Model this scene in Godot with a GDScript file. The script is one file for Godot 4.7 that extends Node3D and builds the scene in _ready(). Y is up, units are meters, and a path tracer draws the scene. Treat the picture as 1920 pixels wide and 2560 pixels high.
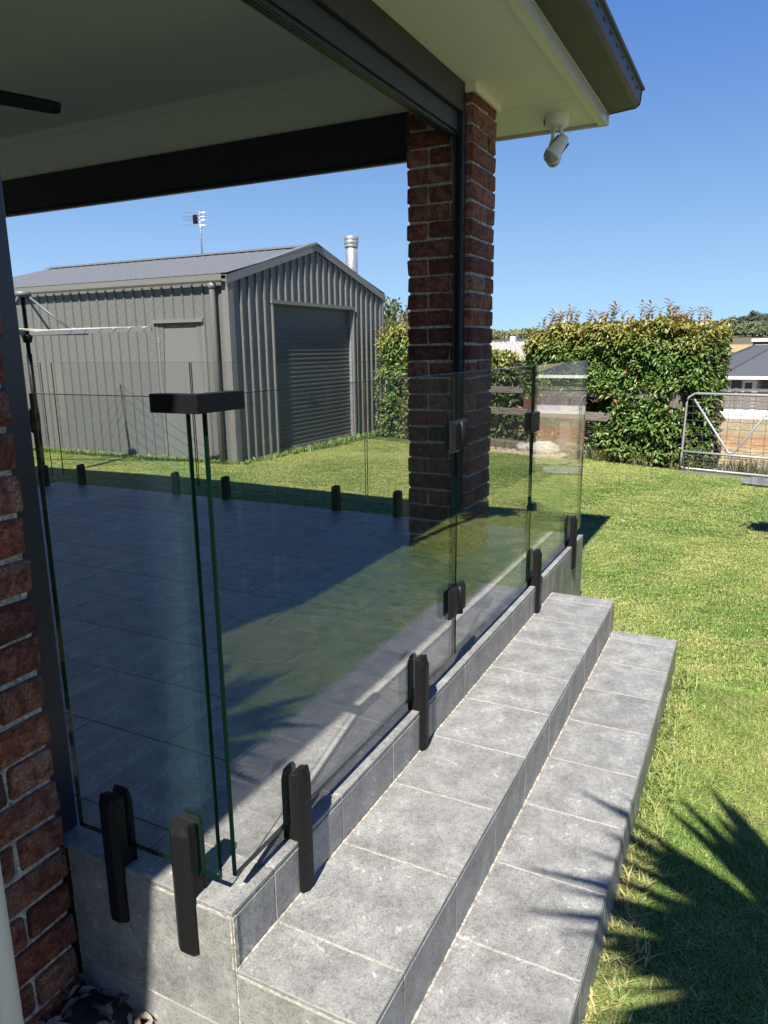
extends Node3D

var rng := RandomNumberGenerator.new()
var cam: Camera3D
var M := {}
var taken := {}
const SUN := Vector3(0.154, 1.05, 0.857)

# ---------------------------------------------------------------- naming and nodes
func numbered(n: String) -> String:
	if not taken.has(n):
		taken[n] = 0
		return n
	taken[n] += 1
	return "%s_%03d" % [n, taken[n]]

func tag(o: Node, label := "", category := "", group := "", kind := "") -> Node:
	if label: o.set_meta("label", label)
	if category: o.set_meta("category", category)
	if group: o.set_meta("group", group)
	if kind: o.set_meta("kind", kind)
	return o

func thing(called: String, label: String, category: String, at := Vector3.ZERO, group := "") -> Node3D:
	var o := Node3D.new()
	o.name = numbered(called)
	add_child(o)
	o.position = at
	tag(o, label, category, group)
	return o

func obj(called: String, st: SurfaceTool, m: Material, parent: Node = null, flat := false) -> MeshInstance3D:
	st.generate_normals()
	var o := MeshInstance3D.new()
	var me := st.commit()
	me.surface_set_material(0, m)
	o.mesh = me
	put(o, called, parent)
	return o

var counts := {}
func put(o: Node3D, called: String, parent: Node) -> void:
	if parent == null:
		o.name = numbered(called)
		add_child(o)
	else:
		var key := str(parent.get_instance_id()) + called
		counts[key] = counts.get(key, -1) + 1
		o.name = called if counts[key] == 0 else "%s_%03d" % [called, counts[key]]
		parent.add_child(o)

func inst(called: String, mesh: Mesh, m: Material, parent: Node, t: Transform3D) -> MeshInstance3D:
	var o := MeshInstance3D.new()
	o.mesh = mesh
	if m: o.material_override = m
	o.transform = t
	put(o, called, parent)
	return o

# ---------------------------------------------------------------- shape helpers
func S(flat := true) -> SurfaceTool:
	var st := SurfaceTool.new()
	st.begin(Mesh.PRIMITIVE_TRIANGLES)
	st.set_smooth_group(-1 if flat else 1)
	return st

func tri(st: SurfaceTool, a: Vector3, b: Vector3, c: Vector3, out: Vector3) -> void:
	# clockwise seen from the side that «out» points to
	if (b - a).cross(c - a).dot(out) > 0.0:
		st.add_vertex(a); st.add_vertex(c); st.add_vertex(b)
	else:
		st.add_vertex(a); st.add_vertex(b); st.add_vertex(c)

func quad(st: SurfaceTool, a: Vector3, b: Vector3, c: Vector3, d: Vector3, out: Vector3) -> void:
	tri(st, a, b, c, out)
	tri(st, a, c, d, out)

func box(st: SurfaceTool, lo: Vector3, hi: Vector3, bev := 0.0, jit := 0.0, xf := Transform3D.IDENTITY) -> void:
	var cen := (lo + hi) * 0.5
	var P := {}
	for i in 8:
		var s := Vector3(1 if i & 1 else -1, 1 if i & 2 else -1, 1 if i & 4 else -1)
		var c := cen + (hi - lo) * 0.5 * s
		if jit > 0.0:
			c += Vector3(rng.randf_range(-jit, jit), rng.randf_range(-jit, jit), rng.randf_range(-jit, jit))
		for ax in 3:
			var p := c
			for k in 3:
				if k != ax: p[k] -= s[k] * bev * (rng.randf_range(0.6, 1.5) if jit > 0.0 else 1.0)
			P[i * 3 + ax] = xf * p
	var cc := xf * cen
	for ax in 3:
		var u := (ax + 1) % 3
		var v := (ax + 2) % 3
		for side in 2:
			var id := func(a: int, b: int) -> int: return (side << ax) | (a << u) | (b << v)
			var q := [P[id.call(0, 0) * 3 + ax], P[id.call(1, 0) * 3 + ax], P[id.call(1, 1) * 3 + ax], P[id.call(0, 1) * 3 + ax]]
			quad(st, q[0], q[1], q[2], q[3], (q[0] + q[2]) * 0.5 - cc)
	if bev <= 0.0: return
	for ax in 3:
		var u := (ax + 1) % 3
		var v := (ax + 2) % 3
		for a in 2:
			for b in 2:
				var i0: int = (a << u) | (b << v)
				var i1: int = i0 | (1 << ax)
				quad(st, P[i0 * 3 + u], P[i1 * 3 + u], P[i1 * 3 + v], P[i0 * 3 + v], (P[i0 * 3 + u] + P[i1 * 3 + v]) * 0.5 - cc)
	for i in 8:
		tri(st, P[i * 3], P[i * 3 + 1], P[i * 3 + 2], P[i * 3] - cc)

func bx(called: String, lo: Vector3, hi: Vector3, m: Material, parent: Node = null, bev := 0.0) -> MeshInstance3D:
	var st := S()
	box(st, lo, hi, bev)
	return obj(called, st, m, parent)

func frame_for(d: Vector3) -> Basis:
	var z := d.normalized()
	var x := (Vector3.UP if absf(z.y) < 0.95 else Vector3.RIGHT).cross(z).normalized()
	return Basis(x, z.cross(x), z)

func tube(st: SurfaceTool, pts: Array, r, sides := 8, caps := true) -> void:
	var rings := []
	for i in pts.size():
		var d: Vector3 = pts[mini(i + 1, pts.size() - 1)] - pts[maxi(i - 1, 0)]
		var b := frame_for(d)
		var rr: float = r[i] if r is Array else r
		var ring := []
		for k in sides:
			var a := TAU * k / sides
			ring.append(pts[i] + (b.x * cos(a) + b.y * sin(a)) * rr)
		rings.append(ring)
	loft(st, rings, caps)

func loft(st: SurfaceTool, rings: Array, caps := true) -> void:
	for i in rings.size() - 1:
		var A: Array = rings[i]
		var B: Array = rings[i + 1]
		var ca := Vector3.ZERO
		for p in A: ca += p / A.size()
		for p in B: ca += p / A.size()
		ca *= 0.5
		for k in A.size():
			var k2 := (k + 1) % A.size()
			quad(st, A[k], A[k2], B[k2], B[k], (A[k] + A[k2] + B[k] + B[k2]) * 0.25 - ca)
	if caps:
		for e in [[0, 1], [rings.size() - 1, rings.size() - 2]]:
			var ring: Array = rings[e[0]]
			var c := Vector3.ZERO
			var c2 := Vector3.ZERO
			for p in ring: c += p / ring.size()
			for p in rings[e[1]]: c2 += p / ring.size()
			for k in ring.size():
				tri(st, ring[k], ring[(k + 1) % ring.size()], c, c - c2)

func lathe(st: SurfaceTool, prof: Array, xf: Transform3D, n := 20) -> void:
	for i in prof.size() - 1:
		for k in n:
			var a0 := TAU * k / n
			var a1 := TAU * (k + 1) / n
			var p := func(q: Vector2, a: float) -> Vector3: return xf * Vector3(q.x * cos(a), q.y, q.x * sin(a))
			var A: Vector3 = p.call(prof[i], a0)
			var B: Vector3 = p.call(prof[i], a1)
			var C: Vector3 = p.call(prof[i + 1], a1)
			var D: Vector3 = p.call(prof[i + 1], a0)
			var dr: Vector2 = prof[i + 1] - prof[i]
			var nr := Vector2(dr.y, -dr.x)
			var am := (a0 + a1) * 0.5
			var out: Vector3 = xf.basis * Vector3(nr.x * cos(am), nr.y, nr.x * sin(am))
			quad(st, A, B, C, D, out)

# polygon (in the plane of ux, uy) pushed along d
func prism(st: SurfaceTool, poly: PackedVector2Array, o: Vector3, ux: Vector3, uy: Vector3, d: Vector3) -> void:
	var n := poly.size()
	var ccw := not Geometry2D.is_polygon_clockwise(poly)
	for i in n:
		var a := poly[i]
		var b := poly[(i + 1) % n]
		var e := (b - a)
		var nn := Vector2(e.y, -e.x) * (1.0 if ccw else -1.0)
		var A := o + ux * a.x + uy * a.y
		var B := o + ux * b.x + uy * b.y
		quad(st, A, B, B + d, A + d, ux * nn.x + uy * nn.y)
	var t := Geometry2D.triangulate_polygon(poly)
	for i in range(0, t.size(), 3):
		var q := []
		for k in 3: q.append(o + ux * poly[t[i + k]].x + uy * poly[t[i + k]].y)
		tri(st, q[0], q[1], q[2], -d)
		tri(st, q[0] + d, q[1] + d, q[2] + d, d)

# ribbed sheet: profile points (u, h), from bottom to top curves
func sheet(st: SurfaceTool, prof: Array, o: Vector3, u: Vector3, nrm: Vector3, bottom: Callable, top: Callable) -> void:
	for i in prof.size() - 1:
		var a: Vector2 = prof[i]
		var b: Vector2 = prof[i + 1]
		if bottom.call(a.x) >= top.call(a.x) - 0.001 and bottom.call(b.x) >= top.call(b.x) - 0.001: continue
		var f := func(p: Vector2, y: float) -> Vector3: return o + u * p.x + nrm * p.y + Vector3.UP * y
		var e := b - a
		quad(st, f.call(a, bottom.call(a.x)), f.call(b, bottom.call(b.x)), f.call(b, top.call(b.x)), f.call(a, top.call(a.x)), (nrm * e.x - u * e.y))

func ribs(L: float, pitch: float, wide: float, h: float, slope := 0.012) -> Array:
	var out := [Vector2(0, 0)]
	var x := pitch * 0.5
	while x + wide + slope < L:
		out.append(Vector2(x - slope - wide * 0.5, 0))
		out.append(Vector2(x - wide * 0.5, h))
		out.append(Vector2(x + wide * 0.5, h))
		out.append(Vector2(x + wide * 0.5 + slope, 0))
		x += pitch
	out.append(Vector2(L, 0))
	return out

# ---------------------------------------------------------------- materials
func lin(r: float, g: float, b: float) -> Color:
	return Color(r, g, b).linear_to_srgb()

func mat(name_: String, c: Color, rough := 0.6, metal := 0.0) -> StandardMaterial3D:
	var m := StandardMaterial3D.new()
	m.resource_name = name_
	m.albedo_color = c.linear_to_srgb()
	m.roughness = rough
	m.metallic = metal
	M[name_] = m
	return m

func tri_tex(m: StandardMaterial3D, t: Texture2D, scale: float, world := true, off := Vector3.ZERO) -> StandardMaterial3D:
	m.albedo_texture = t
	m.uv1_triplanar = true
	m.uv1_world_triplanar = world
	m.uv1_scale = Vector3.ONE * scale
	m.uv1_offset = off
	m.uv1_triplanar_sharpness = 6.0
	return m

func relief(m: StandardMaterial3D, t: Texture2D, cm: float) -> void:
	m.heightmap_enabled = true
	m.heightmap_texture = t
	m.heightmap_scale = cm

func noise(seed_: int, freq: float, oct := 4, kind := FastNoiseLite.TYPE_SIMPLEX_SMOOTH, ridged := false) -> FastNoiseLite:
	var n := FastNoiseLite.new()
	n.seed = seed_
	n.noise_type = kind
	n.frequency = freq
	n.fractal_type = FastNoiseLite.FRACTAL_RIDGED if ridged else FastNoiseLite.FRACTAL_FBM
	n.fractal_octaves = oct
	return n

func seamless(n: FastNoiseLite, size: int, aspect := 1.0) -> Image:
	return n.get_seamless_image(size, size, false, false, 0.12, true)

func mix_image(size: int, f: Callable) -> ImageTexture:
	var im := Image.create(size, size, false, Image.FORMAT_RGB8)
	for y in size:
		for x in size:
			im.set_pixel(x, y, f.call(x, y))
	return ImageTexture.create_from_image(im)

func gray(im: Image, x: int, y: int) -> float:
	return im.get_pixel(x, y).r

func textures() -> Dictionary:
	var T := {}
	# stone-look porcelain: soft cloud, fine grain, thin pale veins, dark pits
	var a := seamless(noise(1, 0.006, 5), 1024)
	var b := seamless(noise(2, 0.09, 3), 1024)
	var v := seamless(noise(3, 0.0055, 4, FastNoiseLite.TYPE_SIMPLEX_SMOOTH, true), 1024)
	var v2 := seamless(noise(4, 0.026, 4, FastNoiseLite.TYPE_PERLIN, true), 1024)
	var d := seamless(noise(5, 0.028, 4), 1024)
	var hf := RandomNumberGenerator.new()
	hf.seed = 11
	T.tile = mix_image(1024, func(x, y):
		var c := 0.64 + 0.17 * (gray(a, x, y) - 0.5) + 0.15 * (gray(d, x, y) - 0.5) + 0.24 * (gray(b, x, y) - 0.5) + hf.randf_range(-0.075, 0.075)
		var vein := smoothstep(0.83, 0.87, gray(v, x, y)) * smoothstep(0.35, 0.6, gray(a, x, y)) * 0.11 + smoothstep(0.87, 0.91, gray(v2, x, y)) * smoothstep(0.42, 0.60, gray(d, x, y)) * 0.10
		c += vein - 0.20 * smoothstep(0.66, 0.80, gray(b, x, y)) * smoothstep(0.5, 0.65, gray(d, x, y))
		c = clampf(c, 0.2, 0.97)
		return Color(c, c * 0.992, c * 0.972))
	# fired clay, with a lime bloom
	var p := seamless(noise(7, 0.012, 4), 512)
	var q := seamless(noise(8, 0.10, 3), 512)
	var q2 := seamless(noise(9, 0.035, 4), 512)
	for k in 2:
		var th: float = [0.54, 0.36][k]
		T["brick%d" % k] = mix_image(512, func(x, y):
			var g := gray(q, x, y)
			var base := Color(0.60, 0.40, 0.33).lerp(Color(0.40, 0.26, 0.22), clampf((gray(q2, x, y) - 0.3) * 2.0, 0, 1))
			base = base.darkened(clampf((g - 0.60) * 2.2, 0, 0.6))
			var lime := smoothstep(th, th + 0.16, gray(p, x, y)) * smoothstep(0.38, 0.62, g * 0.6 + gray(q2, x, y) * 0.4)
			return base.lerp(Color(0.82, 0.76, 0.70), lime * 0.62))
	T.clay_relief = mix_image(512, func(x, y):
		var h := 0.5 * gray(q, x, y) + 0.5 * gray(q2, x, y)
		return Color(h, h, h))
	T.grain = mix_image(512, func(x, y):
		var h := clampf(0.9 + 0.18 * (gray(q, x, y) - 0.5) + 0.16 * (gray(p, x, y) - 0.5) + hf.randf_range(-0.03, 0.03), 0, 1)
		return Color(h, h, h))
	T.mottle = mix_image(512, func(x, y):
		var h := clampf(0.78 + 0.5 * (gray(q2, x, y) - 0.5) + 0.3 * (gray(p, x, y) - 0.5) + 0.25 * (gray(q, x, y) - 0.5), 0, 1)
		return Color(h, h, h))
	# turf soil and thatch between the blades
	var la := seamless(noise(12, 0.008, 4), 512)
	T.turf = mix_image(512, func(x, y):
		var t := clampf(gray(la, x, y) + 0.5 * (gray(q, x, y) - 0.5), 0, 1)
		return Color(0.30, 0.36, 0.13).lerp(Color(0.50, 0.50, 0.24), smoothstep(0.4, 0.75, t)).darkened(clampf((gray(q2, x, y) - 0.5) * 1.2, 0, 0.5)))
	# weathered timber: long grain along y of the picture
	var w := noise(14, 0.02, 4)
	T.wood = mix_image(512, func(x, y):
		var g := w.get_noise_2d(x * 4.0, y * 0.22) * 0.5 + 0.5 + 0.25 * w.get_noise_2d(x * 14.0, y * 0.5 + 90.0)
		var c := 0.50 + 0.42 * (g - 0.5)
		return Color(c, c * 0.975, c * 0.945))
	T.wood_x = mix_image(512, func(x, y):
		var g := w.get_noise_2d(y * 4.0, x * 0.22) * 0.5 + 0.5 + 0.25 * w.get_noise_2d(y * 14.0, x * 0.5 + 90.0)
		var c := 0.50 + 0.42 * (g - 0.5)
		return Color(c, c * 0.975, c * 0.945))
	# galvanised spangle
	var ce := noise(15, 0.05, 1, FastNoiseLite.TYPE_CELLULAR)
	ce.cellular_return_type = FastNoiseLite.RETURN_CELL_VALUE
	T.zinc = mix_image(256, func(x, y):
		var c := 0.80 + 0.10 * ce.get_noise_2d(x, y)
		return Color(c, c, c))
	return T

func materials() -> void:
	var T := textures()
	for k in 6:
		var s: float = [1.0, 0.94, 1.05, 0.97, 0.90, 1.03][k]
		tri_tex(mat("porcelain_%d" % k, Color(0.615, 0.622, 0.622) * s, 0.48), T.tile, 1.25, true, Vector3(k * 0.37, k * 0.61, k * 0.23))
	tri_tex(mat("tile_body", Color(0.30, 0.25, 0.21), 0.8), T.grain, 3.0)
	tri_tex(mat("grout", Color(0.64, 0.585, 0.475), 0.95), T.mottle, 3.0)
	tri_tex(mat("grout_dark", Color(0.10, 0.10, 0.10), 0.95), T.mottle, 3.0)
	for k in 6:
		var c: Color = [Color(0.66, 0.54, 0.48), Color(0.56, 0.41, 0.37), Color(0.86, 0.60, 0.46), Color(0.58, 0.46, 0.43), Color(0.36, 0.27, 0.26), Color(0.80, 0.72, 0.68)][k]
		var m := tri_tex(mat("clay_%d" % k, c, 0.92), T["brick%d" % (1 if k in [0, 3, 5] else 0)], 2.6, true, Vector3(k * 0.29, k * 0.41, k * 0.53))
		relief(m, T.clay_relief, 0.5)
	relief(tri_tex(mat("mortar", Color(0.66, 0.63, 0.57), 0.95), T.mottle, 4.0), T.clay_relief, 0.3)
	mat("charcoal", Color(0.022, 0.025, 0.031), 0.42)
	mat("black_metal", Color(0.010, 0.010, 0.011), 0.42)
	M.black_metal.metallic_specular = 0.25
	mat("navy_frame", Color(0.016, 0.020, 0.030), 0.35)
	mat("blind_fabric", Color(0.010, 0.011, 0.014), 0.8)
	mat("rubber", Color(0.008, 0.008, 0.008), 0.7)
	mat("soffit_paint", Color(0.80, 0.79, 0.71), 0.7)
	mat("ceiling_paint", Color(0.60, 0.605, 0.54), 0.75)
	mat("white_paint", Color(0.72, 0.73, 0.72), 0.45)
	mat("fascia_cream", Color(0.76, 0.74, 0.64), 0.5)
	mat("fascia_metal", Color(0.55, 0.58, 0.60), 0.35, 0.2)
	mat("gutter_metal", Color(0.026, 0.030, 0.036), 0.5)
	mat("roof_dark", Color(0.06, 0.065, 0.07), 0.5, 0.1)
	tri_tex(mat("shed_cladding", Color(0.150, 0.155, 0.147), 0.5, 0.05), T.grain, 3.0)
	tri_tex(mat("shed_roof", Color(0.158, 0.162, 0.160), 0.5, 0.05), T.grain, 3.0)
	mat("shed_side_door", Color(0.130, 0.134, 0.127), 0.5)
	mat("shed_door", Color(0.075, 0.078, 0.080), 0.45, 0.1)
	mat("shed_trim", Color(0.145, 0.145, 0.136), 0.45, 0.05)
	tri_tex(mat("galvanised", Color(0.55, 0.58, 0.60), 0.40, 0.55), T.zinc, 3.0)
	mat("gate_pipe", Color(0.30, 0.315, 0.32), 0.5, 0.3)
	mat("bright_steel", Color(0.75, 0.75, 0.75), 0.25, 0.9)
	mat("wire", Color(0.10, 0.10, 0.10), 0.6, 0.3)
	mat("cord", Color(0.75, 0.70, 0.62), 0.8)
	mat("hoist_grey", Color(0.13, 0.14, 0.15), 0.5, 0.1)
	mat("white_plastic", Color(0.70, 0.70, 0.67), 0.4)
	mat("lamp_lens", Color(0.30, 0.30, 0.28), 0.2)
	var wd := tri_tex(mat("old_timber", Color(0.62, 0.57, 0.52), 0.9), T.wood, 1.6)
	relief(wd, T.wood, 0.6)
	relief(tri_tex(mat("old_timber_x", Color(0.62, 0.57, 0.52), 0.9), T.wood_x, 1.6), T.wood_x, 0.6)
	tri_tex(mat("dark_timber", Color(0.42, 0.30, 0.22), 0.85), T.wood, 1.2)
	tri_tex(mat("bark", Color(0.42, 0.24, 0.17), 0.9), T.wood, 2.5)
	tri_tex(mat("grey_bark", Color(0.28, 0.25, 0.22), 0.9), T.wood, 2.0)
	tri_tex(mat("turf", Color(0.62, 0.70, 0.52), 0.95), T.turf, 0.7)
	tri_tex(mat("sand", Color(0.62, 0.52, 0.36), 0.95), T.mottle, 1.5)
	tri_tex(mat("rock", Color(0.70, 0.67, 0.58), 0.9), T.mottle, 2.5)
	tri_tex(mat("mulch", Color(0.07, 0.05, 0.04), 0.95), T.mottle, 4.0)
	var ter := tri_tex(mat("dry_land", Color(1, 1, 1), 0.95), T.mottle, 0.35)
	ter.vertex_color_use_as_albedo = true
	var bl := mat("blade", Color(1, 1, 1), 0.55)
	bl.vertex_color_use_as_albedo = true
	bl.backlight_enabled = true
	bl.backlight = lin(0.5, 0.5, 0.35)
	var lf := mat("leaf", Color(1, 1, 1), 0.42)
	lf.vertex_color_use_as_albedo = true
	lf.backlight_enabled = true
	lf.backlight = lin(0.25, 0.25, 0.18)
	var lt := mat("far_leaf", Color(1, 1, 1), 0.8)
	lt.vertex_color_use_as_albedo = true
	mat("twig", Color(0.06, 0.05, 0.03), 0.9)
	mat("palm_leaf", Color(0.06, 0.12, 0.03), 0.45)
	var g := mat("glass", Color(0.02, 0.17, 0.13), 0.0)
	g.transparency = BaseMaterial3D.TRANSPARENCY_ALPHA
	g.albedo_color.a = 0.018
	mat("glass_edge", Color(0.0015, 0.009, 0.0065), 0.06)
	var wg := mat("window_glass", Color(0.05, 0.06, 0.07), 0.05)
	tri_tex(mat("white_iron", Color(0.66, 0.62, 0.54), 0.6), T.mottle, 0.9)
	mat("grey_board", Color(0.16, 0.145, 0.14), 0.9)
	mat("red_iron", Color(0.09, 0.036, 0.030), 0.6)
	mat("grey_iron", Color(0.065, 0.07, 0.08), 0.6)
	mat("far_brick", Color(0.055, 0.045, 0.042), 0.9)
	mat("render_pale", Color(0.55, 0.55, 0.55), 0.8)

# ---------------------------------------------------------------- scene
func _ready() -> void:
	rng.seed = 20240
	cam = Camera3D.new()
	cam.name = "camera"
	cam.transform = Transform3D(Basis(Vector3(0.892839, -0.011983, -0.450217), Vector3(-0.088273, 0.975601, -0.201024), Vector3(0.441642, 0.219224, 0.869996)).orthonormalized(), Vector3(0, 1.13, 0))
	cam.fov = 70.323
	cam.near = 0.05
	cam.far = 2000.0
	add_child(cam)
	var env := Environment.new()
	env.background_mode = Environment.BG_SKY
	var sm := ProceduralSkyMaterial.new()
	sm.sky_top_color = lin(0.014, 0.066, 0.248)
	sm.sky_horizon_color = lin(0.222, 0.352, 0.475)
	sm.sky_curve = 0.15
	sm.ground_bottom_color = lin(0.12, 0.12, 0.08)
	sm.ground_horizon_color = lin(0.30, 0.34, 0.33)
	sm.sun_angle_max = 12.0
	sm.sun_curve = 0.08
	var sky := Sky.new()
	sky.sky_material = sm
	env.sky = sky
	env.tonemap_mode = Environment.TONE_MAPPER_LINEAR
	env.tonemap_exposure = 2.4
	env.sdfgi_enabled = true
	env.ssao_enabled = true
	env.ssil_enabled = true
	var we := WorldEnvironment.new()
	we.name = "world_environment"
	we.environment = env
	add_child(we)
	var sun := DirectionalLight3D.new()
	sun.name = "sun"
	sun.light_energy = 1.45
	sun.light_color = Color(1.0, 0.975, 0.93)
	sun.light_angular_distance = 0.53
	sun.shadow_enabled = true
	add_child(sun)
	sun.look_at_from_position(SUN * 20.0, Vector3.ZERO, Vector3.UP)

	materials()
	ground()
	patio()
	house()
	balustrade()
	shed()
	yard()
	neighbours()
	planting()

# ---------------------------------------------------------------- ground
func land(x: float, z: float) -> float:
	var d := -z
	var keys := [[-400.0, -0.62], [10.3, -0.62], [13.0, -0.68], [30.0, -1.75], [50.0, -3.25], [75.0, -3.3], [105.0, -1.2], [130.0, 0.15], [150.0, 0.95], [190.0, 2.0], [300.0, 4.5], [420.0, 3.0], [900.0, -6.0]]
	var h := 0.0
	for i in keys.size() - 1:
		if d >= keys[i][0] and d <= keys[i + 1][0]:
			var t: float = (d - keys[i][0]) / (keys[i + 1][0] - keys[i][0])
			h = lerpf(keys[i][1], keys[i + 1][1], t * t * (3 - 2 * t))
	return h

func lawn_y(x: float, z: float) -> float:
	return -0.5 + 0.02 * sin(x * 0.9 + 1.0) * sin(z * 0.7)* smoothstep(3.8, 6.0, -z) - 0.03 * smoothstep(9.5, 11.0, -z)

func ground() -> void:
	var st := S(false)
	var xs := []
	var zs := []
	var x := -16.0
	while x <= 7.01:
		xs.append(x); x += 0.5
	var z := 8.0
	while z >= -13.6:
		zs.append(z); z -= 0.4
	for i in xs.size() - 1:
		for k in zs.size() - 1:
			var far_z: float = fence_z(xs[i] + 0.25) - 0.35
			if zs[k + 1] < far_z and xs[i] > -6.7: continue
			var P := func(a: float, b: float) -> Vector3: return Vector3(a, lawn_y(a, b), b)
			quad(st, P.call(xs[i], zs[k]), P.call(xs[i + 1], zs[k]), P.call(xs[i + 1], zs[k + 1]), P.call(xs[i], zs[k + 1]), Vector3.UP)
	tag(obj("lawn", st, M.turf), "sunlit mown lawn around the tiled patio", "lawn", "", "structure")
	# paddock, far fields and hill
	st = S(false)
	var n := noise(31, 0.09, 4)
	var dz := [40.0, 9.9, 10.4, 11, 12, 13, 14.5, 16, 18, 20, 23, 26, 30, 35, 40, 46, 52, 60, 70, 82, 95, 108, 120, 130, 140, 150, 165, 185, 210, 240, 270, 300, 340, 380, 420, 600, 900]
	dz[0] = -40.0
	var dx := []
	for i in 61:
		var t := (i - 30) / 30.0
		dx.append(signf(t) * (absf(t) * 12.0 + pow(absf(t), 3.0) * 420.0) - 0.5)
	for i in dx.size() - 1:
		for k in dz.size() - 1:
			var q := []
			for c in [[i, k], [i + 1, k], [i + 1, k + 1], [i, k + 1]]:
				var px: float = dx[c[0]]
				var pz: float = -dz[c[1]]
				q.append(Vector3(px, land(px, pz) - 0.02, pz))
			var cols := []
			for p in q:
				var d: float = -p.z
				var straw := Color(0.52, 0.41, 0.21)
				var olive := Color(0.33, 0.29, 0.13)
				var clay := Color(0.58, 0.30, 0.11)
				var c := straw.lerp(olive, clampf(n.get_noise_2d(p.x * 6.0, p.z * 2.0) * 1.6 + 0.35, 0, 1))
				var cl := smoothstep(13.5, 16.0, d) * (1.0 - smoothstep(21.0, 25.0, d))
				c = c.lerp(clay, clampf(cl * (0.85 + n.get_noise_2d(p.x * 9.0, p.z * 9.0)), 0, 1))
				if d > 110 and d < 160: c = Color(0.62, 0.45, 0.19)
				if d >= 160: c = Color(0.16, 0.15, 0.07)
				cols.append(c)
			for t in [[0, 2, 1], [0, 3, 2]]:
				var o: Array = t
				if (q[o[1]] - q[o[0]]).cross(q[o[2]] - q[o[0]]).y > 0: o = [t[0], t[2], t[1]]
				for e in o:
					st.set_color(cols[e])
					st.add_vertex(q[e])
	tag(obj("paddock", st, M.dry_land), "dry straw-coloured paddock with orange soil falling away behind the gate", "paddock", "", "structure")

func fence_z(x: float) -> float:
	return -11.28 + 0.344 * (x + 2.535)

# ---------------------------------------------------------------- patio and steps
func tiles(parent: Node, called: String, lo: Vector3, hi: Vector3, gap: Vector3) -> void:
	var st := S()
	var g := gap * 0.0019
	var e := Vector3(rng.randf_range(-0.0004, 0.0004), rng.randf_range(-0.0004, 0.0004), rng.randf_range(-0.0004, 0.0004))
	box(st, lo + g + e, hi - g + e, 0.0012)
	obj(called, st, M["porcelain_%d" % rng.randi_range(0, 5)], parent)

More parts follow.
